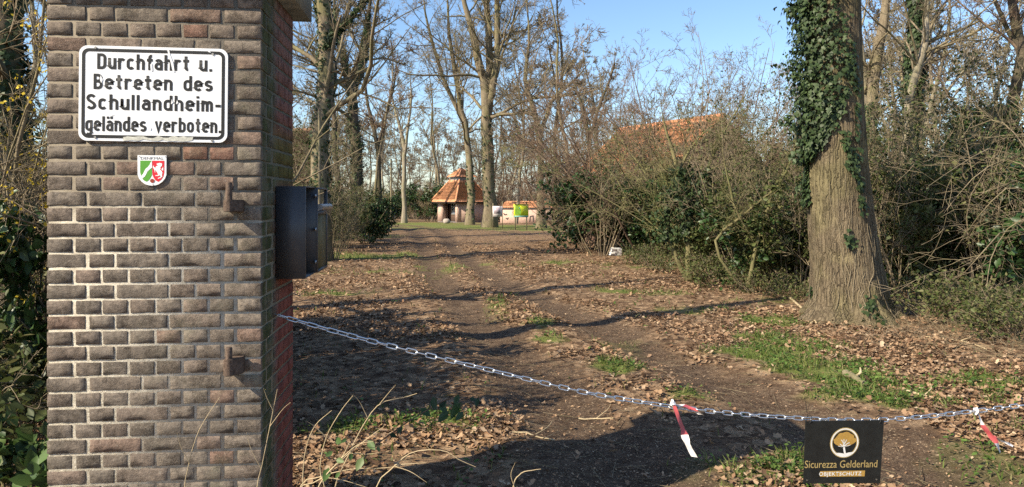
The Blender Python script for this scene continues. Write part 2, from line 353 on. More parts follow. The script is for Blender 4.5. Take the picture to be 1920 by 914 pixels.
# ------------------------------------------------------------------ brick gate pillar
TH = R(5.3); C0 = np.array([-1.017, 2.92]); rr_ = np.array([math.cos(TH), math.sin(TH)]); dd_ = np.array([-math.sin(TH), math.cos(TH)])
U = .1031; PW, PD = 8 * U, 6 * U; CH = .0614; PB = 0.04; NC = 40
PROT = (0, R(.3), TH)
pillar = thing('gate_pillar', 'tall weathered brown brick gate pillar carrying the notice sign', 'pillar', (C0[0], C0[1], 0), (0, 0, TH))
PMW = Matrix.Translation((C0[0], C0[1], 0)) @ Matrix.Rotation(TH, 4, 'Z')
def front_uv(px, py):                        # photo pixel -> pillar front face (local x, z)
    dx = (px - 960) / FPX; # ray (dx,1): C0 + a*r = s*(dx,1)
    A = np.array([[rr_[0], -dx], [rr_[1], -1.0]]); a, s = np.linalg.solve(A, -C0)
    return a, CAMH - (py - HOR) / FPX * s
def brick_mat(name, stops, side=False):
    m, t, b = new_mat(name); pc = coord(t, pillar); oi = t.nodes.new('ShaderNodeObjectInfo')
    base = ramp(t, oi.outputs['Random'], stops)
    n = noise(t, 48, 7, .75, pc); n2 = noise(t, 5, 4, .6, pc)
    c = mixc(t, .75, base, ramp(t, n, [(.3, (.36, .34, .32)), (.5, (1, 1, 1)), (.72, (1.7, 1.65, 1.55))]), 'MULTIPLY')
    vo = t.nodes.new('ShaderNodeTexVoronoi'); vo.feature = 'DISTANCE_TO_EDGE'; vo.inputs['Scale'].default_value = 34; wv = t.nodes.new('ShaderNodeVectorMath'); wv.operation = 'ADD'; t.links.new(vscale(t, pc, (.6, .6, 1.3)), wv.inputs[0]); t.links.new(noise(t, 14, 4, .6, pc, 1), wv.inputs[1]); t.links.new(wv.outputs[0], vo.inputs['Vector'])
    crack = math_(t, 'MULTIPLY', maprange(t, vo.outputs['Distance'], .06, .0), maprange(t, noise(t, 11, 3, .6, pc), .48, .6))
    c = mixc(t, math_(t, 'MULTIPLY', crack, .7), c, (.05, .04, .032))
    sep = t.nodes.new('ShaderNodeSeparateXYZ'); t.links.new(pc, sep.inputs[0])
    # the rear half of the side face is cleaner red brick, the front strip is green with algae
    red = math_(t, 'MULTIPLY', maprange(t, math_(t, 'ADD', sep.outputs['Y'], math_(t, 'MULTIPLY', n2, .16)), .26, .42), maprange(t, sep.outputs['Z'], 2.6, 1.2, .45, 1.0))
    c = mixc(t, math_(t, 'MULTIPLY', red, .8), c, (.25, .065, .045))
    alg = math_(t, 'MULTIPLY', maprange(t, sep.outputs['Y'], .0, .035), maprange(t, math_(t, 'ADD', sep.outputs['Y'], math_(t, 'MULTIPLY', n2, .2)), .38, .24))
    alg = math_(t, 'MULTIPLY', alg, maprange(t, noise(t, 9, 4, .6, pc), .3, .6, .35, .95))
    c = mixc(t, alg, c, (.075, .085, .035))
    band = math_(t, 'MULTIPLY', math_(t, 'MULTIPLY', maprange(t, sep.outputs['Z'], 1.62, 1.72), maprange(t, sep.outputs['Z'], 1.98, 1.82)), maprange(t, sep.outputs['Y'], .12, .3))
    c = mixc(t, math_(t, 'MULTIPLY', band, .75), c, (.11, .115, .025))
    # pale lime bloom and lichen on the front
    lim = math_(t, 'MULTIPLY', maprange(t, noise(t, 60, 5, .75, pc), .55, .75), maprange(t, sep.outputs['Y'], .03, .0))
    c = mixc(t, math_(t, 'MULTIPLY', lim, .55), c, (.4, .36, .3))
    gl = math_(t, 'MULTIPLY', maprange(t, noise(t, 4, 4, .65, pc), .5, .68), maprange(t, sep.outputs['Y'], .03, .0))
    gl = math_(t, 'MULTIPLY', gl, maprange(t, sep.outputs['X'], -.55, -.05, .25, .8))
    c = mixc(t, math_(t, 'MULTIPLY', gl, .6), c, (.17, .165, .115))
    t.links.new(c, b.inputs['Base Color']); b.inputs['Roughness'].default_value = .95; b.inputs['Specular IOR Level'].default_value = .1
    h = math_(t, 'ADD', noise(t, 40, 6, .75, vscale(t, pc, (.55, 1, 1.3))), math_(t, 'MULTIPLY', noise(t, 190, 3, .7, pc), .35))
    h = math_(t, 'SUBTRACT', h, math_(t, 'MULTIPLY', crack, .5)); bump(t, b, h, .9, .0065); return m
M['brick'] = brick_mat('brick', [(.0, (.145, .122, .1)), (.3, (.19, .16, .131)), (.55, (.165, .135, .11)), (.85, (.19, .151, .123)), (.96, (.2, .14, .11)), (1, (.215, .118, .088))])
m, t, b = new_mat('mortar'); pc = coord(t, pillar)
sep = t.nodes.new('ShaderNodeSeparateXYZ'); t.links.new(pc, sep.inputs[0])
c = ramp(t, noise(t, 45, 6, .7, pc), [(.3, (.34, .31, .25)), (.5, (.5, .46, .385)), (.7, (.6, .56, .48))])
dirty = math_(t, 'MULTIPLY', maprange(t, math_(t, 'ADD', sep.outputs['Z'], math_(t, 'MULTIPLY', noise(t, 5, 4, .6, pc), .9)), 1.75, 2.15), .85)
c = mixc(t, dirty, c, (.15, .125, .095))
sidem = maprange(t, sep.outputs['Y'], .01, .06); c = mixc(t, math_(t, 'MULTIPLY', sidem, .8), c, (.17, .15, .1))
t.links.new(c, b.inputs['Base Color']); b.inputs['Roughness'].default_value = 1.0; b.inputs['Specular IOR Level'].default_value = .05
bump(t, b, noise(t, 130, 4, .8, pc), .9, .006); M['mortar'] = m
def brick_mesh(L, D, H, seed, crease):
    """front face at y=0 spanning x 0..L, z 0..H; rough, rounded arrises, going back to y=D"""
    rg = rng_(seed); nx = max(4, int(round(L / .018))); nz = 4
    e = .0018
    def front(x, z): return ((vnoise(np.array(x * 55 + seed * 3.1), np.array(z * 80), seed) - .5) * .0012 + (vnoise(np.array(x * 130.), np.array(z * 170 + seed), seed + 5) - .5) * .0012
                             + crease * .0016 * (abs(math.sin(x * 48 + z * 75 + seed)) - .5) * (vnoise(np.array(x * 30.), np.array(z * 40.), seed + 9)))
    xs = np.concatenate([[0, .0035], np.linspace(.0035, L - .0035, nx - 1)[1:-1], [L - .0035, L]]); zs = np.array([0, .003, H / 2, H - .003, H]); V = []; ids = {}
    for j, z in enumerate(zs):
        for i, x in enumerate(xs):
            ed = (i in (0, nx)) + (j in (0, nz)); y = float(front(x, z))
            xx = x + (e if i == 0 else -e if i == nx else 0); zz = z + (e if j == 0 else -e if j == nz else 0)
            if ed: y += .0003 + rg.uniform(0, .0012)
            if ed == 2: y += .0008
            xx += rg.normal(0, .0008); zz += rg.normal(0, .0008)
            ids[i, j] = len(V); V.append((xx, y, zz))
    F = [(ids[i, j], ids[i + 1, j], ids[i + 1, j + 1], ids[i, j + 1]) for i in range(nx) for j in range(nz)]
    loop = [(i, 0) for i in range(nx)] + [(nx, j) for j in range(nz)] + [(i, nz) for i in range(nx, 0, -1)] + [(0, j) for j in range(nz, 0, -1)]
    prev = []
    for q in loop: prev.append(len(V)); V.append(V[ids[q]])
    for y in (.006, D * .35, D * .7, D):
        cur = []
        for (i, j) in loop:
            x, z = xs[i], zs[j]; s = .004 if y == D else 0
            cur.append(len(V)); V.append((x + (s if i == 0 else -s if i == nx else 0) + rg.normal(0, .0009), y, z + (s if j == 0 else -s if j == nz else 0) + rg.normal(0, .0009)))
        n = len(cur)
        F += [(prev[k], cur[k], cur[(k + 1) % n], prev[(k + 1) % n]) for k in range(n)]; prev = cur
    return np.array(V), np.array(F)
G = .0092                                      # joint width
_bm = {}
def get_brick(Lu, Du, seed):
    k = (Lu, Du, seed)
    if k not in _bm:
        V, F = brick_mesh(Lu * U - G, Du, CH - G, seed + int(Lu * 10), crease=(seed % 3) / 2.0)
        _bm[k] = mesh_('brick', V, [F], M['brick'])
    return _bm[k]
rg = random.Random(4)
rest = []                                      # bricks below the frame and on the unseen sides
core = MB().box((-PW + .006, .0034, PB), (-.0034, PD - .006, PB + NC * CH)).build('mortar', M['mortar'], pillar)
for cse in range(NC):
    z = PB + cse * CH + G / 2; seen = z > .40
    hdr = cse % 2 == 0
    if hdr: seq = [1] * 8
    else:
        midseq = rg.choice([[2, 2, 1], [1, 2, 2], [2, 1, 2], [1, 1, 2, 1], [1, 2, 1, 1]]); seq = [1.5] + midseq + [1.5]
    x = -PW
    for k, q in enumerate(seq):
        last = k == len(seq) - 1
        Du = (2 * U - G if hdr else U - G) if last else .09
        sd = rg.randrange(9); jx, jy = rg.uniform(-.001, .001), rg.uniform(-.0015, .0012)
        if seen:
            o = link('brick', get_brick(q, round(Du, 4), sd), pillar); o.location = (x + G / 2 + (G / 2 if last else -G / 2 if k == 0 else jx), jy, z + rg.uniform(-.0008, .0008)); o.rotation_euler = (0, rg.uniform(-.006, .006), 0)
        else: rest.append((get_brick(q, round(Du, 4), sd), Matrix.Translation((x + G / 2 + (G / 2 if last else -G / 2 if k == 0 else 0), jy, z))))
        x += q * U
    seq = ([2, 2] if not hdr else [1, 2, 1] if rg.random() < .4 else [2, 2]) if hdr else rg.choice([[1] * 5, [2, 2, 1], [1, 2, 2]])
    y = (2 if hdr else 1) * U
    RM = Matrix.Rotation(R(90), 4, 'Z')
    for q in seq:
        sd = rg.randrange(9)
        Mx = Matrix.Translation((rg.uniform(-.001, .001), y + G / 2, z)) @ RM
        if seen:
            o = link('brick', get_brick(q, .09, sd), pillar); o.location = Mx.translation; o.rotation_euler = (0, 0, R(90))
        else: rest.append((get_brick(q, .09, sd), Mx))
        y += q * U
    for a, n_, base in ((R(180), 8, (-PW * 0, PD)), (R(-90), 6, (-PW, PD))):
        for q in range(0, n_, 2):
            if a > 0: Mx = Matrix.Translation((-q * U - G / 2, PD, z)) @ Matrix.Rotation(a, 4, 'Z')
            else: Mx = Matrix.Translation((-PW, PD - q * U - G / 2, z)) @ Matrix.Rotation(a, 4, 'Z')
            rest.append((get_brick(2, .09, rg.randrange(9)), Mx))
Vs, Fs, n0 = [], [], 0
for me, Mx in rest:
    co = np.empty(len(me.vertices) * 3, np.float32); me.vertices.foreach_get('co', co); co = co.reshape(-1, 3)
    vi = np.empty(len(me.loops), np.int32); me.loops.foreach_get('vertex_index', vi)
    A = np.array(Mx); Vs.append(co @ A[:3, :3].T + A[:3, 3]); Fs.append(vi.reshape(-1, 4) + n0); n0 += len(co)
o = mk('brickwork', np.vstack(Vs), [np.vstack(Fs)], M['brick'], pillar); o['kind'] = 'stuff'
M['capstone'] = plain('capstone', (.17, .155, .11), .95, var=.45, scale=9, bmp=.5)
zt = PB + NC * CH
cap = MB().box((-PW - .075, -.075, zt), (.075, PD + .075, zt + .2)); 
cap.build('capstone', M['capstone'], pillar)
cp2 = MB(); cx, cyy = -PW / 2, PD / 2
cp2.add([(-PW - .03, -.03, zt + .2), (.03, -.03, zt + .2), (.03, PD + .03, zt + .2), (-PW - .03, PD + .03, zt + .2), (cx - .1, cyy - .06, zt + .34), (cx + .1, cyy - .06, zt + .34), (cx + .1, cyy + .06, zt + .34), (cx - .1, cyy + .06, zt + .34)],
        [[0, 1, 5, 4], [1, 2, 6, 5], [2, 3, 7, 6], [3, 0, 4, 7], [4, 5, 6, 7]])
cp2.build('cap_top', M['capstone'], pillar)

# ------------------------------------------------------------------ flat print helpers (local x right, z up, -y towards the viewer)
def poly(name, pts, mat, parent, y=0.0):
    bm = bmesh.new(); vs = [bm.verts.new((p[0], y, p[1])) for p in pts]; f = bm.faces.new(vs); bm.normal_update()
    if f.normal.y > 0: f.normal_flip()
    bmesh.ops.triangulate(bm, faces=bm.faces[:])
    me = bpy.data.meshes.new(name); bm.to_mesh(me); bm.free(); me.materials.append(mat); return link(name, me, parent)
def rrect(w, h, r, n=6):
    out = []
    for cx, cz, a0 in ((w / 2 - r, h / 2 - r, 0), (-w / 2 + r, h / 2 - r, 90), (-w / 2 + r, -h / 2 + r, 180), (w / 2 - r, -h / 2 + r, 270)):
        for i in range(n + 1):
            a = R(a0 + 90 * i / n); out.append((cx + r * math.cos(a), cz + r * math.sin(a)))
    return out
def plate(name, pts, mat, parent, y0, y1):      # a flat outline with thickness, front at y0, back at y1
    bm = bmesh.new(); f = bm.faces.new([bm.verts.new((p[0], y0, p[1])) for p in pts]); bm.normal_update()
    if f.normal.y > 0: f.normal_flip()
    r_ = bmesh.ops.extrude_face_region(bm, geom=[f]); 
    vs = [v for v in r_['geom'] if isinstance(v, bmesh.types.BMVert)]
    for v in vs: v.co.y = y1
    bmesh.ops.recalc_face_normals(bm, faces=bm.faces[:])
    me = bpy.data.meshes.new(name); bm.to_mesh(me); bm.free(); me.materials.append(mat); return link(name, me, parent)
def ringpoly(name, outer, inner, mat, parent, y):
    n = len(outer); V = [(p[0], y, p[1]) for p in outer] + [(p[0], y, p[1]) for p in inner]
    return mk(name, V, [[[i, n + i, n + (i + 1) % n, (i + 1) % n][::-1] for i in range(n)]], mat, parent)
def stroke(paths, w_):
    """thick ribbons along polylines, mitred; returns V (x,z) and quads"""
    V, F = [], []
    for p, closed in paths:
        p = np.asarray(p, float); n = len(p)
        for i in range(n):
            a = p[i] - p[i - 1] if (i > 0 or closed) else p[1] - p[0]
            c = p[(i + 1) % n] - p[i] if (i < n - 1 or closed) else p[-1] - p[-2]
            a = a / (np.linalg.norm(a) + 1e-9); c = c / (np.linalg.norm(c) + 1e-9)
            na = np.array([-a[1], a[0]]); ncv = np.array([-c[1], c[0]]); mm = na + ncv; mm = mm / (np.linalg.norm(mm) + 1e-9)
            k = w_ / 2 / max(.45, mm @ na)
            V += [p[i] + mm * k, p[i] - mm * k]
        b0 = len(V) - 2 * n
        for i in range(n if closed else n - 1):
            j = (i + 1) % n; F.append([b0 + 2 * i, b0 + 2 * i + 1, b0 + 2 * j + 1, b0 + 2 * j])
    return V, F
def arc(cx, cy, rx, ry, a0, a1, n=8): return [(cx + rx * math.cos(R(a0 + (a1 - a0) * i / n)), cy + ry * math.sin(R(a0 + (a1 - a0) * i / n))) for i in range(n + 1)]
def din(ch):
    s, W, xh, c = .085, .35, .73, .17; Rg = s + W; mid = s + W / 2; T = xh - s; k = []
    o = lambda *p: k.append((list(p), False)); 
    def loop(x0, x1, y0, y1, rad): k.append((arc(x1 - rad, y1 - rad, rad, rad, 0, 90, 5) + arc(x0 + rad, y1 - rad, rad, rad, 90, 180, 5) + arc(x0 + rad, y0 + rad, rad, rad, 180, 270, 5) + arc(x1 - rad, y0 + rad, rad, rad, 270, 360, 5), True))
    adv = W + 2 * s
    if ch in 'nh': o((s, 0), (s, 1 if ch == 'h' else xh)); k.append(([(s, T - c)] + arc(mid, T - c, W / 2, c, 180, 0) + [(Rg, 0)], False))
    elif ch == 'm':
        w2 = .26; o((s, 0), (s, xh))
        for q in (0, 1): x0 = s + q * w2; k.append(([(x0, T - c)] + arc(x0 + w2 / 2, T - c, w2 / 2, c * .85, 180, 0) + [(x0 + w2, 0)], False))
        adv = 2 * w2 + 2 * s
    elif ch == 'r': o((s, 0), (s, xh)); k.append(([(s, T - c)] + arc(mid, T - c, W / 2, c, 180, 40), False)); adv = W + s
    elif ch == 'u': o((Rg, 0), (Rg, xh)); k.append(([(s, xh), (s, s + c)] + arc(mid, s + c, W / 2, c, 180, 360), False))
    elif ch in 'dbog':
        loop(s, Rg, s, T, c)
        if ch == 'd': o((Rg, 0), (Rg, 1))
        if ch == 'b': o((s, 0), (s, 1))
        if ch == 'g': k.append(([(Rg, xh), (Rg, -.08)] + arc(mid, -.08, W / 2, .13, 0, -150), False))
    elif ch == 'e': k.append(([(s, .38), (Rg, .38), (Rg, T - c)] + arc(mid, T - c, W / 2, c, 0, 180) + [(s, s + c)] + arc(mid, s + c, W / 2, c, 180, 325), False))
    elif ch in 'aä':
        k.append((arc(mid, T - c, W / 2, c, 155, 0) + [(Rg, 0)], False)); k.append(([(Rg, .42), (s + .14, .42)] + arc(s + .15, .255, .15, .165, 90, 270) + [(Rg, s)], False))
        if ch == 'ä':
            for q in (.13, .4): o((q, .83), (q, .99))
    elif ch == 'c': k.append((arc(mid, T - c, W / 2, c, 35, 180) + arc(mid, s + c, W / 2, c, 180, 325), False))
    elif ch == 's': k.append((arc(mid, T - .15, W / 2 - .01, .15, 30, 180) + [(s + .03, .42), (mid, .365), (Rg - .03, .31)] + arc(mid, s + .14, W / 2 - .01, .14, 0, -155), False))
    elif ch == 'S': W2 = .4; m2 = s + W2 / 2; k.append((arc(m2, 1 - s - .19, W2 / 2, .19, 25, 180) + [(s + .06, .6), (m2, .5), (s + W2 - .06, .4)] + arc(m2, s + .19, W2 / 2, .19, 0, -155), False)); adv = W2 + 2 * s
    elif ch == 't': k.append(([(.2, .95), (.2, s + .13)] + arc(.33, s + .13, .13, .13, 180, 275), False)); o((.02, xh - s), (.4, xh - s)); adv = .42
    elif ch == 'f': k.append((arc(.33, .785, .13, .13, 85, 180) + [(.2, 0)], False)); o((.02, xh - s), (.4, xh - s)); adv = .4
    elif ch == 'l': o((s, 0), (s, 1)); adv = 2 * s
    elif ch == 'i': o((s, 0), (s, xh)); o((s, .85), (s, 1.0)); adv = 2 * s
    elif ch == 'v': o((.06, xh), (.255, .04), (.45, xh)); adv = .51
    elif ch == 'D': W2 = .4; k.append(([(s, s), (s, 1 - s)] + arc(s + W2 - .2, 1 - s - .2, .2, .2, 90, 0) + arc(s + W2 - .2, s + .2, .2, .2, 0, -90), True)); adv = W2 + 2 * s
    elif ch == 'B':
        W2 = .38; k.append(([(s, s), (s, 1 - s)] + arc(s + W2 - .21, 1 - s - .19, .19, .19, 90, -80) + [(s, .52)], False)); k.append(([(s, .52)] + arc(s + W2 - .2, s + .21, .2, .22, 85, -90) + [(s - .085, s)], False)); adv = W2 + 2 * s
    elif ch == '-': o((.02, .38), (.34, .38)); adv = .36
    elif ch == '.': o((.1, 0), (.1, .17)); adv = .2
    elif ch == ' ': adv = .42
    return k, adv
def din_line(name, text, x0, x1, zb, hgt, mat, parent, y, sw=.175, slope=0.0):
    x = 0; words = [[]]
    for ch in text:
        k, adv = din(ch); words[-1] += [([(px + x, pz) for px, pz in p], c) for p, c in k]; x += adv + .125
        if ch == ' ': words.append([])
    tot = x - .125; sx = (x1 - x0) / (tot * hgt)
    for allp in words: din_word(name, allp, sx, sw, x0, zb, hgt, slope, y, mat, parent)
def din_word(name, allp, sx, sw, x0, zb, hgt, slope, y, mat, parent):
    V, F = stroke([([(px * sx, pz) for px, pz in p], c) for p, c in allp], sw)
    V = [(x0 + v[0] * hgt, y, zb + v[1] * hgt + slope * v[0] * hgt) for v in V]
    V = np.array(V); V[:, 1] -= np.repeat(np.arange(len(V) // 2) % 7, 2)[:len(V)] * .00004
    return mk(name, V, [np.array(F)[:, ::-1]], mat, parent)
def font_line(name, text, cx, zb, width, hgt, mat, parent, y, bold=0.0, space=1.0, shear=0.0):
    cu = bpy.data.curves.new(name, 'FONT'); cu.body = text; cu.size = 1; cu.offset = bold; cu.space_character = space; cu.shear = shear; cu.resolution_u = 3
    ob = bpy.data.objects.new(name, cu); COL.objects.link(ob); bpy.context.view_layer.update()
    me = bpy.data.meshes.new_from_object(ob.evaluated_get(bpy.context.evaluated_depsgraph_get())); bpy.data.objects.remove(ob); bpy.data.curves.remove(cu)
    co = np.empty(len(me.vertices) * 3, np.float32); me.vertices.foreach_get('co', co); co = co.reshape(-1, 3)
    a, bb = co.min(0), co.max(0); sx = width / (bb[0] - a[0]); cap_ = .73 if hgt else 1
    V = np.stack([cx - width / 2 + (co[:, 0] - a[0]) * sx, np.full(len(co), y), zb + co[:, 1] / cap_ * hgt], -1).astype(np.float32)
    me.vertices.foreach_set('co', V.ravel()); me.update(); me.name = name
    me.materials.clear(); me.materials.append(mat); return link(name, me, parent)

# ------------------------------------------------------------------ the notice on the pillar
m, t, b = new_mat('sign_white'); n = noise(t, 14, 6, .7, coord(t))
t.links.new(ramp(t, n, [(.25, (.72, .72, .71)), (.45, (.79, .8, .81)), (.7, (.81, .82, .83))]), b.inputs['Base Color']); b.inputs['Roughness'].default_value = .42; M['sign_white'] = m
M['print_black'] = plain('print_black', (.018, .018, .018), .5, var=.3, scale=40)
M['tear'] = plain('paper_remnant', (.5, .5, .44), .9, var=.35, scale=60)
M['screw'] = plain('screw_steel', (.3, .28, .25), .45, .8)
def on_front(px, py): a, z = front_uv(px, py); return PMW @ Vector((a, 0, z))
u0, z0 = front_uv(150, 88); u1, z1 = front_uv(428, 265)
SW, SH = u1 - u0, z0 - front_uv(150, 262)[1]
# centre of the sign on the wall
uc, zc = (u0 + u1) / 2, (front_uv(288, 90)[1] + front_uv(288, 266)[1]) / 2
sg = thing('notice_sign', 'white rectangular metal sign with black German lettering and border, on the pillar', 'sign', PMW @ Vector((uc, -.004, zc)), (0, R(.5), TH))
SH = .377
plate('panel', rrect(SW, SH, .032), M['sign_white'], sg, -.006, .002)
ringpoly('border', rrect(SW - .022, SH - .022, .026), rrect(SW - .047, SH - .047, .016), M['print_black'], sg, -.0068)
k = SW / (905 - 57)                            # photo crop units -> metres
def sx_(v): return (v - (57 + 905) / 2) * k
def sz_(v): return -(v - (52 + 600) / 2) * k * (SH / ((600 - 52 - 18) * k))
for txt, a, b_, zb, h in (('Durchfahrt u.', 160, 815, 187, 92), ('Betreten des', 140, 820, 299, 90), ('Schullandheim-', 100, 868, 413, 91), ('geländes verboten.', 97, 870, 533, 88)):
    din_line('lettering', txt, sx_(a), sx_(b_), sz_(zb + 4), h * k, M['print_black'], sg, -.0069, .18 if h > 88.5 else .165)
rg2 = random.Random(3)
o = poly('paper_remnant', [(sx_(310 + 400 * i / 14), sz_(572 - rg2.uniform(0, 16))) for i in range(15)] + [(sx_(705 - 395 * i / 14), sz_(577 + rg2.uniform(2, 13))) for i in range(15)], M['tear'], sg, -.0077)
for q, (x, z) in enumerate([(150, 73), (818, 92), (152, 572), (818, 580)]):
    MB().tube([(sx_(x), -.0068, sz_(z)), (sx_(x), -.0092, sz_(z))], .0048, 8).build('screw', M['screw'], sg)
for pts in ([(566, 68), (572, 100), (592, 150), (600, 200), (590, 200), (575, 140), (556, 75)], [(470, 150), (474, 195), (464, 198), (460, 160)], [(180, 225), (192, 250), (184, 270), (176, 250)], [(450, 505), (470, 515), (466, 530), (446, 520)], [(585, 350), (592, 372), (580, 380)], [(615, 355), (622, 372), (608, 380)], [(800, 60 + 8), (806, 84), (790, 80)], [(228, 440), (262, 446), (240, 452)]):
    poly('scratch', [(sx_(x), sz_(z)) for x, z in pts], M['sign_white'], sg, -.0078)

# ------------------------------------------------------------------ heritage plaque
u0, _ = front_uv(259, 320); u1, _ = front_uv(313, 320); uc, zc = front_uv(286, 320)
PWd = u1 - u0; kz = PWd / 610.0                # crop units across 215..830, 125..800
hp = thing('heritage_plaque', 'small shield shaped enamel heritage plaque with green and red arms', 'plaque', PMW @ Vector((uc, -.002, zc)), (0, R(.3), TH))
def hx(x): return (x - 522) * kz
def hz(z): return -(z - 462) * kz
M['enamel_white'] = plain('enamel_white', (.8, .8, .8), .25, var=.05, spec=.5); M['enamel_green'] = plain('enamel_green', (.09, .3, .03), .25, var=.1, spec=.5)
M['enamel_red'] = plain('enamel_red', (.6, .015, .03), .25, var=.1, spec=.5); M['rose'] = plain('enamel_rose', (.3, .05, .03), .3); M['print_grey'] = plain('print_grey', (.1, .1, .11), .5)
sh = [(218, 130), (828, 130), (828, 560), (800, 640), (740, 715), (660, 770), (590, 792), (522, 798), (455, 790), (385, 768), (310, 715), (250, 640), (222, 560)]
plate('panel', [(hx(x), hz(z)) for x, z in sh], M['enamel_white'], hp, -.005, .001)
poly('green_field', [(hx(x), hz(z)) for x, z in [(277, 248), (527, 248), (527, 560), (500, 620), (460, 680), (412, 716), (350, 680), (300, 600), (277, 500)]], M['enamel_green'], hp, -.0056)
poly('red_field', [(hx(x), hz(z)) for x, z in [(532, 248), (787, 248), (787, 500), (770, 590), (720, 670), (662, 716), (600, 680), (560, 620), (536, 550)]], M['enamel_red'], hp, -.0056)
poly('white_band', [(hx(x), hz(z)) for x, z in [(522, 250), (527, 400), (470, 450), (430, 490), (400, 560), (370, 605), (325, 642), (296, 590), (340, 540), (365, 480), (395, 425), (440, 390), (475, 340), (495, 290)]], M['enamel_white'], hp, -.0062)
poly('white_horse', [(hx(x), hz(z)) for x, z in [(625, 312), (690, 296), (735, 305), (744, 335), (725, 375), (700, 385), (715, 420), (690, 430), (735, 480), (750, 520), (735, 560), (748, 590), (715, 625), (660, 645), (650, 632), (705, 608), (712, 590), (690, 560), (680, 578), (600, 585), (600, 570), (660, 560), (640, 510), (610, 470), (590, 440), (598, 500), (590, 512), (575, 440), (545, 400), (545, 365), (575, 360), (560, 385), (600, 405), (610, 375), (660, 350), (630, 340)]], M['enamel_white'], hp, -.0062)
poly('horse_tail', [(hx(x), hz(z)) for x, z in [(765, 380), (765, 470), (725, 440), (740, 415), (755, 400)]], M['enamel_white'], hp, -.0062)
poly('rose', [(hx(534 + 46 * math.cos(i * math.pi / 8) * (1 + .08 * math.cos(2.5 * i))), hz(692 + 46 * math.sin(i * math.pi / 8))) for i in range(16)], M['rose'], hp, -.0066)
font_line('lettering', 'DENKMAL', hx(530), hz(225), 480 * kz, 62 * kz, M['print_grey'], hp, -.0058)
for x, z in ((262, 160), (808, 158), (548, 775)):
    MB().tube([(hx(x), -.0052, hz(z)), (hx(x), -.0072, hz(z))], .0017, 6).build('screw', M['screw'], hp)

# ------------------------------------------------------------------ gate hinges
M['rust'] = plain('rusty_iron', (.12, .085, .065), .8, .35, var=.5, scale=70, bmp=.6)
def hinge(px0, px1, py0, py1, pinx, pintop, label):
    a0, za = front_uv(px0, py0); a1, zb = front_uv(px1, py1); ap, zp = front_uv(pinx, pintop)
    h = pillar
    wv, hv = a1 - a0, za - zb; xp = ap - (a0 + a1) / 2
    out = []                                   # a bar out of the wall ending in a round eye
    pts = [(wv / 2, .02), (wv / 2, -.03)] + [(xp + .021 * math.cos(R(q)), -.055 - .021 * math.sin(R(q))) for q in range(0, 181, 20)] + [(xp - .021, -.03), (-wv / 2 + .006, .02)]
    bm = bmesh.new(); f = bm.faces.new([bm.verts.new((p[0], p[1], -hv / 2)) for p in pts]); r_ = bmesh.ops.extrude_face_region(bm, geom=[f])
    for v in r_['geom']:
        if isinstance(v, bmesh.types.BMVert): v.co.z = hv / 2
    bmesh.ops.recalc_face_normals(bm, faces=bm.faces[:]); bmesh.ops.bevel(bm, geom=bm.edges[:], offset=.003, segments=2, affect='EDGES')
    me = bpy.data.meshes.new('gate_hinge'); bm.to_mesh(me); bm.free(); me.materials.append(M['rust']); h = link('gate_hinge', me, pillar); h.location = ((a0 + a1) / 2, 0, (za + zb) / 2); h['label'] = label
    zt_ = zp - (za + zb) / 2
    MB().tube([(xp, -.055, hv / 2 - .01), (xp, -.055, zt_ - .005), (xp, -.055, zt_)], [.0128, .0128, .010], 14).build('pin', M['rust'], h, smooth=False)
hinge(425, 458, 375, 397, 437, 343, 'rusty gate hinge pin on the brick pillar, upper one level with the letter box')
hinge(428, 459, 668, 698, 437, 646, 'rusty gate hinge pin on the brick pillar, lower one below the chain')

# ------------------------------------------------------------------ open letter box on the side of the pillar
M['anthracite'] = plain('anthracite_paint', (.072, .072, .076), .45, .1, var=.15, scale=8, spec=.4)
M['box_inside'] = plain('box_inside', (.02, .02, .022), .7, var=.2)
M['bronze'] = plain('weathered_door_panel', (.14, .115, .055), .7, .1, var=.35, scale=14)
M['steel'] = plain('dull_steel', (.3, .31, .33), .35, .8, var=.2)
zl, zh = 1.254, 1.662; BY0, BY1, BX = .24, .51, .128
lb = thing('letter_box', 'open anthracite metal letter box fixed to the side of the pillar', 'letter box', PMW @ Vector((0, 0, zl)), (0, 0, TH)); H_ = zh - zl
MB().box((.004, BY0, 0), (BX, BY0 + .004, H_)).build('side_panel', M['anthracite'], lb)
MB().box((.004, BY1 - .004, 0), (BX, BY1, H_)).build('side_panel', M['anthracite'], lb)
MB().box((.004, BY0 + .004, .0), (BX - .001, BY1 - .004, .004)).build('floor_panel', M['anthracite'], lb)
MB().box((.004, BY0 + .004, H_ - .004), (BX - .001, BY1 - .004, H_)).build('top_panel', M['anthracite'], lb)
MB().box((.004, BY0 + .004, .004), (.008, BY1 - .004, H_ - .004)).build('back_panel', M['box_inside'], lb)
MB().box((BX - .008, BY0 + .004, .004), (BX + .001, BY0 + .018, H_ - .004)).build('front_lip', M['anthracite'], lb)
DY = .80
DM = M['anthracite']
dpan = MB().box((BX - .002, BY1 + .012, .012), (BX + .002, DY - .016, H_ - .115))
fr = MB(); fr.box((BX - .008, DY - .016, 0), (BX + .008, DY, H_)); fr.box((BX - .008, BY1 + .002, 0), (BX + .008, BY1 + .012, H_)); fr.box((BX - .008, BY1 + .012, 0), (BX + .008, DY - .016, .012)); fr.box((BX - .008, BY1 + .012, H_ - .009), (BX + .008, DY - .016, H_))
door = fr.build('door', DM, lb); dpan.build('door_panel', M['bronze'], door)
MB().tube([(BX + .014, BY1 + .014, H_ - .095), (BX + .014, DY + .03, H_ - .095)], .016, 12).build('flap_bar', M['steel'], door)
MB().box((BX - .01, BY1 + .015, H_ - .13), (BX + .012, DY - .018, H_ - .112)).build('flap_hinge', M['anthracite'], door)
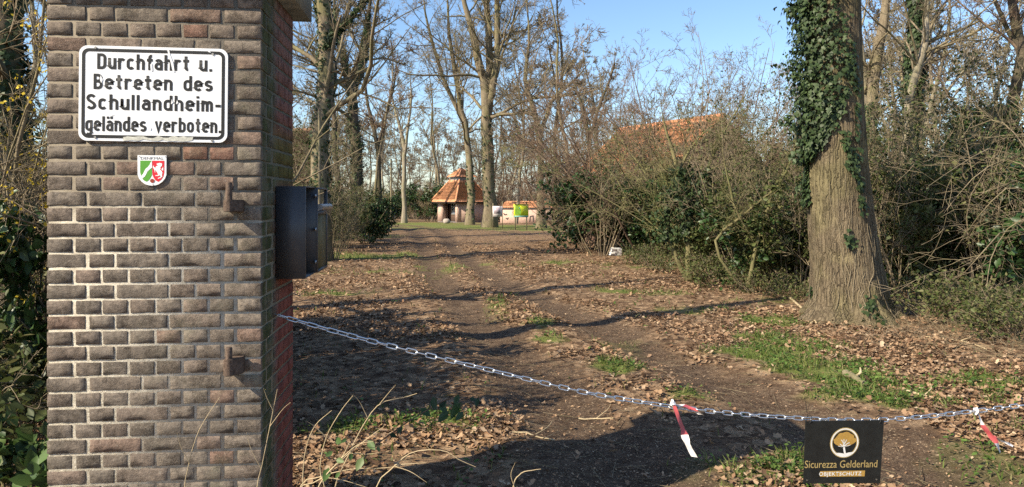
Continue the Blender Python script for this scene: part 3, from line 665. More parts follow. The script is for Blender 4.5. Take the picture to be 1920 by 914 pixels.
for q in (.045, .2, .36):
    MB().box((BX - .002, BY1 - .03, q), (BX + .004, BY1 + .014, q + .016)).build('hinge', M['steel'], door)

# ------------------------------------------------------------------ chain across the drive
CA = PMW @ Vector((0, .231, 1.10)); PHI = R(8)
def chain_pt(px, py):
    dx = (px - 960) / FPX; tq = math.tan(PHI)
    x = dx * (CA.y - CA.x * tq) / (1 - dx * tq); y = CA.y + (x - CA.x) * tq
    return np.array([x, y, CAMH - (py - HOR) / FPX * y])
cpix = [(516, 590), (610, 617), (700, 641), (800, 666), (900, 690), (1000, 714), (1100, 737), (1200, 754), (1300, 768), (1400, 778), (1505, 785), (1580, 788), (1650, 788), (1750, 780), (1830, 771), (1920, 760), (2050, 741), (2200, 712)]
cpts = smooth_path([chain_pt(*p) for p in cpix], 600)
cl = np.concatenate([[0], np.cumsum(np.linalg.norm(np.diff(cpts, axis=0), axis=1))])
def chain_at(s): return np.array([np.interp(s, cl, cpts[:, i]) for i in range(3)])
M['galv'] = plain('galvanised_steel', (.62, .64, .66), .33, .9, var=.25, scale=60, spec=.5)
ch = thing('barrier_chain', 'long galvanised steel link chain sagging across the drive', 'chain', tuple(cpts[0]))
LP, LR, LW = .0495, .0034, .0095
path = [(LP / 2 * 1.04 + .0 - LW + LW * math.cos(a), LW * math.sin(a)) for a in np.linspace(-math.pi / 2, math.pi / 2, 7)]
path += [(-x, -y) for x, y in path]
pp = np.array([(x * 1.0, y, 0) for x, y in path]); n = len(pp)
V, F = [], []
for i in range(n):
    tg = pp[(i + 1) % n] - pp[i - 1]; tg = tg / np.linalg.norm(tg); u_ = np.cross(tg, (0, 0, 1))
    for a in range(6): V.append(pp[i] + LR * (math.cos(a * math.pi / 3) * u_ + math.sin(a * math.pi / 3) * np.array([0, 0, 1])))
for i in range(n):
    for a in range(6): j = (i + 1) % n; F.append([i * 6 + a, j * 6 + a, j * 6 + (a + 1) % 6, i * 6 + (a + 1) % 6])
link_me = mesh_('link', np.array(V), [np.array(F)], M['galv'], smooth=True)
LPITCH = LP * 1.04 - 2 * LR + .0005
s = .03; i = 0; rgc = random.Random(8)
while s < cl[-1] - .03:
    p = chain_at(s); tg = Vector(chain_at(s + .02) - chain_at(s - .02)).normalized()
    o = link('link', link_me, ch); up = Vector((0, 0, 1)); sd = tg.cross(up).normalized(); up = sd.cross(tg)
    a = R(35 + 90 * (i % 2) + rgc.uniform(-12, 12) + 14 * math.sin(i * .37)); v1 = sd * math.cos(a) + up * math.sin(a); v2 = tg.cross(v1)
    Mx = Matrix((tg, v1, v2)).transposed().to_4x4(); Mx.translation = Vector(p) - Vector(cpts[0]); o.matrix_local = Mx
    s += LPITCH; i += 1
MB().tube([Vector((-.03, .0, .004)), Vector((.008, 0, .0)), Vector((.03, .002, -.004))], .0022, 6).build('wire_eye', M['galv'], ch)
# the post that holds the far end, just outside the picture
ge = cpts[-1]; gpst = thing('gate_post', 'squared wooden post holding the far end of the chain', 'post', (ge[0] + .08, ge[1], float(gz(ge[0], ge[1])) - .1))
M['oldwood'] = bark('old_wood', (.13, .105, .07), (.3, .255, .17), (.15, .15, .07), .4, 8, .1)
MB().box((-.07, -.07, 0), (.07, .07, 1.3)).build('post', M['oldwood'], gpst)
MB().tube([(-.1, 0, ge[2] - float(gz(ge[0], ge[1])) + .1), (-.06, 0, ge[2] - float(gz(ge[0], ge[1])) + .1)], .006, 6).build('eye_bolt', M['galv'], gpst)

# ------------------------------------------------------------------ security sign hanging from the chain
a_, b_ = chain_pt(1507, 784), chain_pt(1652, 790)
hw = np.linalg.norm(b_ - a_); kk = hw / 640.0; hh_ = hw * .785
ctr = (a_ + b_) / 2; yaw = math.atan2(b_[1] - a_[1], b_[0] - a_[0])
hs = thing('hanging_sign', 'black rectangular security sign with golden tree emblem hanging from the chain', 'sign', tuple(ctr + np.array([0, -.016, 0])), (R(3), 0, yaw))
M['sign_black'] = plain('sign_black', (.012, .014, .014), .42, var=.35, scale=18, spec=.5)
M['gold'] = plain('print_gold', (.42, .25, .06), .55, var=.12, scale=30); M['gold_pale'] = plain('print_gold_pale', (.45, .33, .13), .55, var=.1); M['print_white'] = plain('print_white', (.78, .76, .72), .55, var=.06)
M['edge'] = plain('sign_edge', (.45, .45, .44), .6)
def bx(x): return (x - 425) * kk
def bz(z): return -(z - 196) * kk * .945
plate('panel', [(bx(108), bz(186)), (bx(752), bz(206)), (bx(738), bz(728)), (bx(104), bz(692))], M['sign_black'], hs, -.003, .0015)
C_ = (430, 376)
ringpoly('emblem_ring', [(bx(C_[0] + 120 * math.cos(a)), bz(C_[1] + 124 * math.sin(a))) for a in np.linspace(0, 2 * math.pi, 41)[:-1]], [(bx(C_[0] + 98 * math.cos(a)), bz(C_[1] + 102 * math.sin(a))) for a in np.linspace(0, 2 * math.pi, 41)[:-1]], M['gold_pale'], hs, -.0036)
ringpoly('emblem_ring', [(bx(C_[0] + 114 * math.cos(a)), bz(C_[1] + 118 * math.sin(a))) for a in np.linspace(0, 2 * math.pi, 41)[:-1]], [(bx(C_[0] + 104 * math.cos(a)), bz(C_[1] + 108 * math.sin(a))) for a in np.linspace(0, 2 * math.pi, 41)[:-1]], M['print_white'], hs, -.0042)
crown = []
for a in np.linspace(0, 2 * math.pi, 61)[:-1]:
    r_ = (88 + 7 * abs(math.sin(a * 4 + .5))); zz = math.sin(a) * (62 if math.sin(a) > 0 else 72)
    crown.append((bx(432 + r_ * math.cos(a) * (1.02 if math.sin(a) > -.2 else .86)), bz(352 + .82 * zz * (1 + .12 * abs(math.sin(3.5 * a))))))
poly('emblem_crown', crown, M['gold'], hs, -.0036)
tr = [([(435, 466), (430, 440), (424, 405), (424, 372)], 15), ([(426, 415), (405, 395), (392, 385)], 6), ([(426, 410), (445, 388), (470, 376)], 6), ([(424, 395), (440, 365), (446, 352)], 5), ([(424, 390), (410, 360), (400, 350)], 5), ([(424, 405), (460, 402), (478, 396)], 4), ([(420, 408), (390, 404), (378, 400)], 4), ([(424, 380), (424, 345)], 5)]
for pth, wd in tr:
    V, F = stroke([([(bx(x), bz(z)) for x, z in pth], False)], wd * kk); mk('emblem_branch', [(v[0], -.0044, v[1]) for v in V], [F], M['print_white'], hs)
poly('emblem_ground', [(bx(x), bz(z)) for x, z in [(362, 455), (395, 458), (430, 466), (465, 458), (500, 455), (480, 478), (430, 486), (385, 476)]], M['print_white'], hs, -.0042)
font_line('company_name', 'Sicurezza Gelderland', bx(423), bz(580), 598 * kk, 60 * kk, M['gold_pale'], hs, -.0036)
plate('caption_bar', [(bx(238), bz(600)), (bx(607), bz(615)), (bx(605), bz(663)), (bx(237), bz(645))], M['gold'], hs, -.0035, -.003)
font_line('caption', 'OBJEKTSCHUTZ', bx(421), bz(645), 350 * kk, 30 * kk, M['print_white'], hs, -.0042, bold=.012, space=1.12)
for ob in hs.children:
    if ob.name.startswith(('company_name', 'caption')) and not ob.name.startswith('caption_bar'): ob.rotation_euler = (0, R(2.4), 0)
for x, z in ((132, 668), (705, 695)): MB().tube([(bx(x), -.003, bz(z)), (bx(x), -.0055, bz(z))], .004, 8).build('rivet', M['screw'], hs)
for x, z in ((148, 212), (720, 240)):
    ring = [(bx(x) + .008 * math.sin(a), -.004 + .018 + .02 * math.cos(a), bz(z) + .016 + .022 * math.sin(a)) for a in np.linspace(0, 2 * math.pi, 11)]
    MB().tube(ring, .0022, 5).build('cable_tie', M['print_black'], hs)
MB().tube([(bx(120), -.002, bz(200)), (bx(116), -.006, bz(120)), (bx(100), -.004, bz(20))], .0014, 4).build('cable_tail', M['print_black'], hs)

# ------------------------------------------------------------------ red and white barrier tape
M['tape_red'] = plain('tape_red', (.5, .1, .11), .45, var=.2, scale=20); M['tape_white'] = plain('tape_white', (.75, .72, .7), .45, var=.15, scale=20)
def tape(label, knot, strands, wid):
    k0 = chain_pt(*knot); tp = thing('barrier_tape', label, 'tape', tuple(k0), group='tape tails tied on the chain'); rg = rng_(int(knot[0]))
    bm = bmesh.new(); bmesh.ops.create_icosphere(bm, subdivisions=2, radius=.017)
    for v in bm.verts: v.co *= 1 + rg.uniform(-.3, .3); v.co.x *= .7
    me = bpy.data.meshes.new('knot'); bm.to_mesh(me); bm.free(); me.materials.append(M['tape_white']); link('knot', me, tp)
    for pts, bands in strands:
        Pp = smooth_path([chain_pt(x, y) - k0 + np.array([0, -.014 - .004 * i, 0]) for i, (x, y) in enumerate(pts)], 13)
        V = []; 
        for i, p in enumerate(Pp):
            tw = math.sin(i * .55 + knot[0]) * .9; ww = wid * (.35 + .65 * min(1, i / 5)) * (1 + .15 * math.sin(i * 1.9)); d = np.array([math.cos(tw), math.sin(tw), 0]) * ww / 2
            V += [p + d, p + np.array([0, .006 * math.sin(i * 1.3), 0]), p - d]
        st = 0
        for cname, e in bands:
            q = [[3 * i + j, 3 * i + j + 1, 3 * i + 4 + j, 3 * i + 3 + j] for i in range(st, e) for j in (0, 1)]
            us = sorted(set(sum(q, []))); rm = {u_: n_ for n_, u_ in enumerate(us)}
            mk('tail', [V[u_] for u_ in us], [[[rm[z_] for z_ in f] for f in q]], M[cname], tp, smooth=True); st = e
tape('crumpled red and white tape tied on the chain between pillar and black sign', (1262, 757), [([(1262, 757), (1270, 780), (1279, 805), (1286, 828), (1299, 853)], [('tape_red', 7), ('tape_white', 12)]), ([(1262, 757), (1280, 758), (1298, 766), (1312, 775)], [('tape_white', 4), ('tape_red', 9), ('tape_white', 12)])], .034)
tape('crumpled red and white tape tied on the chain beyond the black sign', (1830, 771), [([(1830, 771), (1838, 795), (1850, 812), (1862, 828), (1868, 845)], [('tape_white', 3), ('tape_red', 9), ('tape_white', 12)]), ([(1845, 805), (1860, 818), (1878, 826), (1893, 834)], [('tape_red', 4), ('tape_white', 12)])], .03)

# ------------------------------------------------------------------ plants: generators
def stems_of(stems_px, d, base, rg, K=16, wob=.25):
    out = []
    for si, (pts, rad) in enumerate(stems_px):
        W_ = np.array([P(x, y, d) for x, y in pts])
        if si == 0: W_[0, 2] = base[2] - .05
        hgt = W_[:, 2] - base[2]
        W_[:, 1] += (np.cumsum(rg.normal(0, wob, len(W_))) * np.clip(hgt / 8, 0, 1))
        if si > 0:                            # start inside the first stem
            q = out[0][0]; j = np.argmin(np.linalg.norm(q[:, [0, 2]] - W_[0][[0, 2]], axis=1)); W_[0] = q[j]; W_[1:, 1] += q[j, 1] - d
        p = smooth_path(W_, K); r = np.interp(np.linspace(0, 1, K), np.linspace(0, 1, len(rad)), np.array(rad) * d / FPX)
        r = r * np.interp(np.linspace(0, 1, K), [0, .7, 1], [1, 1, .35])
        p[1:-1] += rg.normal(0, 1, (K - 2, 3)) * r[1:-1, None] * .18
        out.append((p, r))
    return out
def twigs(pts, rad, levels, rg, rmin):
    """levels: (n, t0, t1, angle, length factor, points, sides, up)"""
    out = []
    for li, (n, t0, t1, an, lf, k, sd, up) in enumerate(levels):
        pts, rad = spawn(pts, rad, n, t0, t1, R(an), lf, rg, k, .16, up, .36 if li == 0 else .5, .35, rmin)
        out.append((pts, rad, sd))
    return out
def ivy_on(p, r, n, rg, size, zr, side=None, spread=1.2, thick=.06):
    """leaves hugging a stem between heights zr; side = angle it favours"""
    t = rg.uniform(0, 1, n * 3); L = len(p) - 1; f = t * L; i = np.minimum(f.astype(int), L - 1); f = f - i
    c = p[i] + (p[i + 1] - p[i]) * f[:, None]; rr = r[i] + (r[i + 1] - r[i]) * f
    ok = (c[:, 2] > zr[0]) & (c[:, 2] < zr[1]); c, rr = c[ok][:n], rr[ok][:n]; N = len(c)
    a = rg.uniform(0, 2 * np.pi, N) if side is None else rg.normal(side, spread, N)
    nr = np.stack([np.cos(a), np.sin(a), rg.normal(.15, .3, N)], -1)
    clump = fbm(a * 1.5 + 3, c[:, 2] * 1.6, 7, 3); keep = clump > .40
    c, rr, nr, clump = c[keep], rr[keep], nr[keep], clump[keep]; N = len(c)
    off = rr + np.abs(rg.normal(0, thick, N)) * (.4 + 2.2 * (clump - .4))
    pos = c + nr * np.array([1, 1, 0]) * off[:, None]
    return pos, nr + rg.normal(0, .35, (N, 3))
def hero_tree(name, label, d, stems_px, levels, seed, bark_m='bark', twig_m='twig', rmin=.008, flare=1.5, ivy=None, cat='tree', group=None, K=16, sides=10, wob=.25):
    rg = rng_(seed); base = gp(stems_px[0][0][0][0], d)
    st = stems_of(stems_px, d, base, rg, K, wob)
    t_ = thing(name, label, cat, tuple(base), group=group)
    parts = []
    for si, (p, r) in enumerate(st):
        if si == 0: h = p[:, 2] - base[2]; r = r * (1 + (flare - 1) * np.exp(-h / (r[0] * 2.5)))
        parts.append(tubes((p - base)[None], r[None], sides))
    V, F = join(parts); mk('trunk', V, [F], M[bark_m], t_, smooth=True)
    pts = np.stack([p for p, r in st]); rad = np.stack([r for p, r in st])
    lv = twigs(pts, rad, levels, rg, rmin)
    V, F = join([tubes(a - base, b_, s_) for a, b_, s_ in lv]); mk('crown', V, [F], M[twig_m], t_)
    if ivy:
        n, size, zr = ivy[:3]; A, B = [], []
        for p, r in st: a, b_ = ivy_on(p, r, n // len(st), rg, size, (zr[0] + base[2], zr[1] + base[2]), *ivy[3:]); A.append(a); B.append(b_)
        V, FF, q = leaves(np.vstack(A) - base, np.vstack(B), size, rg, 'ivy', np.array([0, 0, -1.0])); o = mk('ivy', V, FF, M['ivy'], t_, attr={'rnd': q}); o['kind'] = 'stuff'
    return t_
def shrub_meshes(name, h, w_, nst, seed, n1=7, n2=6, n3=0, leaf=None, nleaf=0, lsize=.06, twig_m='twig', lean=.5, up=.08, r0=.02, rmin=.004, blossom=None, shape='oval', droop=0.0, lspread=.06):
    rg = rng_(seed)
    a = rg.uniform(0, 2 * np.pi, nst); q = np.sqrt(rg.uniform(0, 1, nst))
    st = np.stack([np.cos(a) * q * w_ * .12, np.sin(a) * q * w_ * .12, np.full(nst, -.03)], -1)
    d = np.stack([np.cos(a) * q * lean * w_ / h * 2, np.sin(a) * q * lean * w_ / h * 2, np.ones(nst)], -1)
    L = h * rg.uniform(.65, 1.08, nst)
    p = grow(st, d, L, 8, .12, up, rg); 
    if droop: p[:, :, 2] -= droop * h * np.linspace(0, 1, 8)[None] ** 2.5; 
    r = (r0 * rg.uniform(.6, 1.2, nst))[:, None] * np.linspace(1, .25, 8)[None]
    lv = [(p, r, 5)]
    for n, an, lf, k, sd in ((n1, 45, .38, 5, 4), (n2, 45, .42, 4, 3), (n3, 45, .5, 3, 3)):
        if n: pp_, rr_2 = spawn(lv[-1][0], lv[-1][1], n, .2, 1, R(an), lf, rg, k, .2, up * .6, .6, .35, rmin); lv.append((pp_, rr_2, sd))
    V, F = join([tubes(*x) for x in lv]); out = [('stems', mesh_('stems', V, [F], M[twig_m]))]
    def on_twigs(n):
        src = lv[-1][0] if len(lv) < 3 else None
        A = [x[0] for x in lv[1:]] or [lv[0][0]]; pos = []
        for Ap in A[-2:]:
            m_ = n // len(A[-2:]); i = rg.integers(0, len(Ap), m_); k = rg.integers(1, Ap.shape[1], m_); pos.append(Ap[i, k])
        pos = np.vstack(pos); pos = pos[pos[:, 2] > .03]; return pos + rg.normal(0, lspread, pos.shape)
    if leaf:
        pos = on_twigs(nleaf); nr = rg.normal(0, .7, pos.shape) + np.array([0, 0, .8])
        V, FF, q = leaves(pos, nr, lsize, rg, shape); out.append(('foliage', mesh_('foliage', V, FF, M[leaf], attr={'rnd': q})))
    if blossom:
        pos = on_twigs(blossom[1] // 5); pos = pos[np.hypot(pos[:, 0], pos[:, 1]) < w_ * .6]; pos = np.repeat(pos, 5, 0) + rg.normal(0, blossom[2] * .5, (len(pos) * 5, 3))
        V, FF, q = leaves(pos, rg.normal(0, 1, pos.shape), blossom[2], rg, 'quad'); out.append((blossom[3], mesh_(blossom[3], V, FF, M[blossom[0]], attr={'rnd': q})))
    return out
def put(name, label, cat, meshes, loc, rotz=0.0, scale=(1, 1, 1), group=None):
    o = thing(name, label, cat, tuple(loc), (0, 0, rotz), group); o.scale = scale if not isinstance(scale, (int, float)) else (scale,) * 3
    for nm, me in meshes:
        q = link(nm, me, o)
        if nm in ('foliage', 'blossom', 'catkins', 'buds', 'ivy'): q['kind'] = 'stuff'
    return o

# ------------------------------------------------------------------ the big ivy-clad tree on the near verge
D7 = 9.6
rgb = rng_(70)
b7 = gp(1597, D7)
big = thing('ivy_tree', 'massive grey barked tree trunk with dark ivy on one flank', 'tree', tuple(b7))
ctrl = [(600, 1597, 92), (565, 1592, 68), (500, 1586, 61), (430, 1577, 57.5), (330, 1569, 53), (200, 1564, 50), (60, 1561, 48), (-150, 1556, 45), (-500, 1545, 40), (-1000, 1535, 30), (-1500, 1530, 18)]
K7 = 130; ctl = np.array([list(P(cx, cyy, D7)) + [r_ * D7 / FPX] for cyy, cx, r_ in ctrl]); ctl[0, 2] = b7[2] - .08
cz7 = np.concatenate([np.linspace(ctl[0, 2], 3.9, 112), np.linspace(4.0, ctl[-1, 2], 18)])
c7 = np.stack([np.interp(cz7, ctl[:, 2], ctl[:, 0]), np.full(K7, D7), cz7], -1); r7 = np.interp(cz7, ctl[:, 2], ctl[:, 3])
NS = 176; ang = np.arange(NS) * 2 * np.pi / NS
hh = cz7 - b7[2]
A_, Hh = np.meshgrid(ang, hh)
flute = .10 * np.cos(A_ * 5 + .7) * np.exp(-Hh / .5) + .05 * np.cos(A_ * 9 + 2) * np.exp(-Hh / .3) + .02 * np.cos(A_ * 3 + Hh * .4) + (vnoise(A_ * 8, Hh * 1.1, 3) - .5) * .035 + (np.abs(vnoise(A_ * 26, Hh * 2.6 + 2 * vnoise(A_ * 6, Hh * 1.5, 4), 8) - .5) - .25) * -.045 + (vnoise(A_ * 45, Hh * 9, 9) - .5) * .02 + .22 * np.maximum(0, np.cos(A_ * 3.5 + 1.2)) ** 3 * np.exp(-Hh / .22)
RR = r7[:, None] * (1 + flute)
V7 = np.stack([c7[:, 0:1] + RR * np.cos(A_), c7[:, 1:2] + RR * np.sin(A_), np.broadcast_to(cz7[:, None], RR.shape)], -1)
i7 = np.arange(K7 * NS).reshape(K7, NS); F7 = np.stack([i7[:-1], np.roll(i7[:-1], -1, 1), np.roll(i7[1:], -1, 1), i7[1:]], -1).reshape(-1, 4)
mk('trunk', (V7.reshape(-1, 3) - b7), [F7], M['bark_big'], big, smooth=True)
def on7(a, z, off=0.0):                        # a point on the trunk's skin
    j = np.clip(np.interp(z, cz7, np.arange(K7)), 0, K7 - 1.001); j0 = int(j); k = int(a / (2 * np.pi) * NS) % NS
    r_ = RR[j0, k]; cx = np.interp(z, cz7, c7[:, 0]); return np.array([cx + (r_ + off) * math.cos(a), D7 + (r_ + off) * math.sin(a), z])
st7 = [(c7[::5], r7[::5])]
lv = twigs(c7[None, -16:], r7[None, -16:], [(14, .25, 1, 55, .5, 8, 6, .06), (8, .2, 1, 45, .5, 6, 4, .05), (6, .1, 1, 45, .5, 4, 3, .03), (5, .1, 1, 45, .5, 3, 3, .02)], rgb, .008)
V, F = join([tubes(a - b7, b_, s_) for a, b_, s_ in lv]); mk('crown', V, [F], M['twig'], big)
# ivy: dense sheet on the left flank high up, thinning to fingers below
pos, nr = [], []
n = 0
while n < 4200:
    z = rgb.uniform(b7[2] + 1.5, 5.2); a = rgb.normal(np.pi * 1.03, .75)
    edge = np.interp(z, [1.6, 2.1, 2.5, 2.85, 3.05, 3.5, 4.3, 5.2], [.0, .08, .22, .3, .44, .54, .62, .66])      # how far the sheet wraps to the front (fraction of visible width)
    vis = (1 + math.cos(a)) / 2
    lim = edge + (vnoise(np.array(z * 3.0), np.array(a * 2), 5) - .5) * .16
    if vis > lim or (math.sin(a) > .3 and vis > .2): continue
    bul = abs(rgb.normal(0, .05)) * (1.2 + 1.0 * max(0, -math.cos(a)) * sstep(2.2, 3.6, z))
    p_ = on7(a % (2 * np.pi), z, .02 + bul); pos.append(p_); nr.append(np.array([math.cos(a), math.sin(a), .25]) + rgb.normal(0, .35, 3)); n += 1
for (x0, y0, x1, y1, wd, cnt) in ((1585, 165, 1535, 290, 9, 170), (1572, 200, 1530, 300, 12, 140), (1582, 250, 1600, 330, 9, 90), (1606, 150, 1612, 400, 6, 80), (1590, 80, 1600, 150, 14, 90), (1522, 300, 1520, 345, 5, 90), (1585, 445, 1592, 455, 9, 24), (1615, 560, 1625, 610, 16, 50), (1520, 545, 1530, 560, 8, 22), (1600, 290, 1618, 400, 8, 60)):
    for q in range(cnt):
        f = rgb.uniform(); px = x0 + (x1 - x0) * f + rgb.normal(0, wd * .5); py = y0 + (y1 - y0) * f + rgb.normal(0, 5)
        z = CAMH - (py - HOR) / FPX * (D7 - .4); cx = np.interp(z, cz7, c7[:, 0]); r_ = np.interp(z, cz7, r7)
        xx = (px - 960) / FPX * (D7 - .35); ca = np.clip((xx - cx) / r_, -1.0, 1.0); a = -math.acos(ca) % (2 * np.pi)
        pos.append(on7(a, z, .015 + abs(rgb.normal(0, .02)))); nr.append(np.array([math.cos(a), math.sin(a), .2]) + rgb.normal(0, .3, 3))
for (px, py, cnt) in ((1478, 225, 40), (1490, 130, 40), (1462, 128, 14), (1488, 20, 60), (1496, 290, 30), (1484, 232, 25)):
    c_ = P(px, py, D7 - .05)
    for q in range(cnt): pos.append(c_ + rgb.normal(0, .06, 3)); nr.append(rgb.normal(0, .6, 3) + np.array([-.4, -.6, .3]))
V, FF, q = leaves(np.array(pos) - b7, np.array(nr), .06, rgb, 'ivy', np.array([0, 0, -1.0])); o = mk('ivy', V, FF, M['ivy'], big, attr={'rnd': q}); o['kind'] = 'stuff'
# ivy stems creeping up the bark
M['ivystem'] = bark('ivy_stem', (.14, .11, .07), (.3, .25, .17), None, 0, 20, .3)
sp = []
for q in range(30):
    a = rgb.uniform(np.pi * 1.02, np.pi * 1.98); z0_ = b7[2] + abs(rgb.normal(0, .35)); L = rgb.uniform(.4, 1.7); pts = []; da = rgb.normal(0, .25)
    for i in range(12):
        z = z0_ + L * i / 11; pts.append(on7((a + da * i / 11 + .05 * math.sin(i * 1.3 + q)) % (2 * np.pi), z, .004))
    sp.append((np.array(pts), rgb.uniform(.002, .007)))
V, F = join([tubes(p_[None] - b7, (r_ * np.linspace(1, .5, 12))[None], 5) for p_, r_ in sp]); o = mk('ivy_stems', V, [F], M['ivystem'], big, smooth=True); o['kind'] = 'stuff'

# ------------------------------------------------------------------ trees along the drive
LV = [(14, .3, 1, 52, .36, 8, 5, .04), (8, .2, 1, 45, .5, 6, 4, .04), (6, .12, 1, 42, .55, 4, 3, .04), (5, .1, 1, 40, .6, 3, 3, .02)]
LV2 = [(9, .3, 1, 48, .34, 7, 5, .06), (6, .2, 1, 45, .5, 5, 3, .05), (6, .1, 1, 42, .5, 4, 3, .03), (3, .1, 1, 40, .5, 3, 3, .02)]
hero_tree('bare_tree', 'large bare tree forking into three tall stems beside the pavilion', 52, [
    ([(918, 428), (917, 330), (914, 240), (908, 165), (893, 90), (868, -10), (850, -130)], [11.5, 11.5, 10.5, 8.5, 7, 5.5, 3]),
    ([(914, 240), (919, 165), (917, 80), (912, -5), (915, -160)], [9, 8, 7, 6, 3]),
    ([(916, 225), (927, 150), (933, 60), (930, -60), (940, -170)], [7, 6.5, 5.5, 4.5, 2])], LV, 101, 'bark', 'bark', .012, ivy=(1400, .16, (.3, 8)))
hero_tree('bare_tree', 'slender bare tree directly in front of the pavilion', 60, [
    ([(881, 417), (881, 340), (873, 255), (858, 170), (842, 60), (835, -80)], [7, 7, 6, 5, 4, 2]),
    ([(866, 220), (840, 170), (822, 120), (800, 40), (790, -40)], [4.5, 4, 3.5, 2.5, 1.5])], LV, 102, 'bark', 'twig', .012, ivy=(900, .18, (.2, 5)))
hero_tree('bare_tree', 'bare tree with wide spreading limbs behind the yellow board', 50, [
    ([(1015, 421), (1014, 330), (1012, 262), (1000, 205), (985, 150), (992, 70), (982, -40)], [7.5, 6.5, 6, 4.5, 4, 3, 2]),
    ([(1012, 262), (1025, 215), (1042, 180), (1078, 150), (1105, 118)], [4.5, 4, 3.5, 2.6, 1.4]),
    ([(1012, 285), (985, 262), (960, 255), (930, 262)], [3.5, 3, 2.2, 1.2])], LV, 103, 'bark', 'twig', .012)
hero_tree('ivy_tree', 'bare forked tree with ivy up its stem behind the evergreen bush', 34, [
    ([(668, 405), (666, 330), (663, 250), (657, 165), (640, 100), (628, 40), (618, -60)], [13, 11, 10.5, 9, 6.5, 5, 3]),
    ([(658, 170), (668, 110), (676, 40), (690, -70)], [8, 7, 6, 3])], LV, 104, 'bark_dark', 'bark', .009, ivy=(5200, .1, (.5, 11)))
hero_tree('ivy_tree', 'thick pale trunk with climbing ivy just behind the pillar and letter box', 20, [
    ([(599, 445), (598, 330), (599, 220), (601, 110), (596, 0), (594, -220), (600, -420)], [18, 16.5, 16, 15, 14, 11, 6]),
    ([(604, 95), (622, 62), (645, 48), (672, 20), (700, -10)], [6, 5, 4, 3, 1.5]),
    ([(598, 30), (580, -20), (560, -80)], [7, 6, 3])], LV2, 105, 'bark', 'bark', .006, ivy=(5500, .08, (1.0, 8.5)))
hero_tree('bare_tree', 'slim pale grey tree standing alone beside the tall thin pole', 66, [
    ([(758, 404), (757, 330), (757, 280), (748, 235), (735, 190), (728, 140)], [4.5, 4, 4, 3, 2, 1]), ([(757, 290), (766, 240), (772, 190), (768, 130)], [3, 2.5, 2, 1])], LV2, 106, 'bark_pale', 'bark_pale', .013)
hero_tree('bare_tree', 'dark bare tree leaning left between the ivy tree and slim pale tree', 48, [
    ([(712, 410), (712, 330), (706, 260), (690, 200), (682, 140), (660, 60)], [5, 4.5, 4, 3, 2.2, 1]), ([(708, 280), (722, 220), (735, 170), (745, 90)], [3.4, 3, 2.3, 1])], LV2, 107, 'bark_dark', 'twig', .011)
hero_tree('bare_tree', 'bare tree whose fine twigs fill the sky above the farmhouse roof', 40, [
    ([(1118, 425), (1112, 330), (1105, 250), (1090, 180), (1070, 130)], [6, 5, 4.2, 3, 1.5]), ([(1106, 260), (1130, 190), (1150, 140), (1160, 90)], [3.6, 3, 2.2, 1])], LV2, 108, 'bark_dark', 'twig', .009)
hero_tree('bare_tree', 'straight sunlit trunk close behind the massive ivy tree', 19, [
    ([(1642, 470), (1636, 330), (1628, 230), (1620, 120), (1612, 0), (1606, -200)], [12, 10.5, 9.5, 8.5, 8, 4])], LV2, 109, 'bark_pale', 'twig', .006, ivy=(1500, .08, (.3, 3.2)))
hero_tree('bare_tree', 'mossy leaning trunk second behind the massive ivy tree', 18, [
    ([(1632, 475), (1636, 330), (1641, 230), (1650, 120), (1662, 0), (1672, -200)], [13, 11.5, 11, 10, 9, 5])], LV2, 110, 'bark', 'twig', .006, ivy=(2600, .08, (.3, 4)))
hero_tree('ivy_tree', 'dark trunk thickly wrapped in ivy above the right thicket', 17, [
    ([(1700, 480), (1702, 340), (1704, 220), (1706, 100), (1705, -20), (1704, -220)], [15, 14, 14, 14, 13, 8])], LV2, 111, 'bark_dark', 'twig', .006, ivy=(8500, .085, (1.5, 8)))
hero_tree('bare_tree', 'thin curving sunlit trunk in front of the ivy wrapped trunk', 15, [
    ([(1684, 480), (1688, 370), (1694, 270), (1704, 170), (1722, 90), (1742, -5), (1760, -160)], [8.5, 8, 7.5, 7, 6, 5.5, 3])], LV2, 112, 'bark_pale', 'twig', .005, ivy=(700, .07, (.2, 2)))
hero_tree('bare_tree', 'dark bare trunk at the far right edge above the conifer', 15, [
    ([(1912, 470), (1911, 330), (1910, 230), (1912, 100), (1905, -10), (1890, -200)], [11, 10.5, 10, 9.5, 9, 5]), ([(1911, 120), (1896, 60), (1880, 0), (1870, -80)], [5, 4, 3.5, 2])], LV2, 113, 'bark_dark', 'twig_red', .005)
for sd, (px, d, top, lab) in enumerate([(695, 44, 3, 'dark slim bare tree nearest the rounded evergreen bush'), (828, 78, 0, 'bare tree rising directly behind the pavilion'), (968, 64, 4, 'bare tree behind the yellow board'), (1040, 58, 2, 'bare tree behind the low wall near its right end'), (1068, 46, 0, 'bare tree at the left end of the right shrubs'), (638, 40, 2, 'bare tree between the two ivy trunks on the left'), (1085, 66, 4, 'pale many stemmed tree behind the reddish shrub')]): MIDT = globals().setdefault('MIDT', []); MIDT.append((px, d, top, lab))
# the trees hidden behind the pillar, which throw the shade across the drive
hero_tree('ivy_tree', 'bare tree partly hidden behind the yellow flowering shrub', 9.0, [
    ([(40, 640), (38, 400), (30, 100), (20, -300), (10, -900)], [34, 28, 26, 24, 12])], LV2, 114, 'bark_dark', 'bark_dark', .004, ivy=(5000, .08, (1.0, 7)))

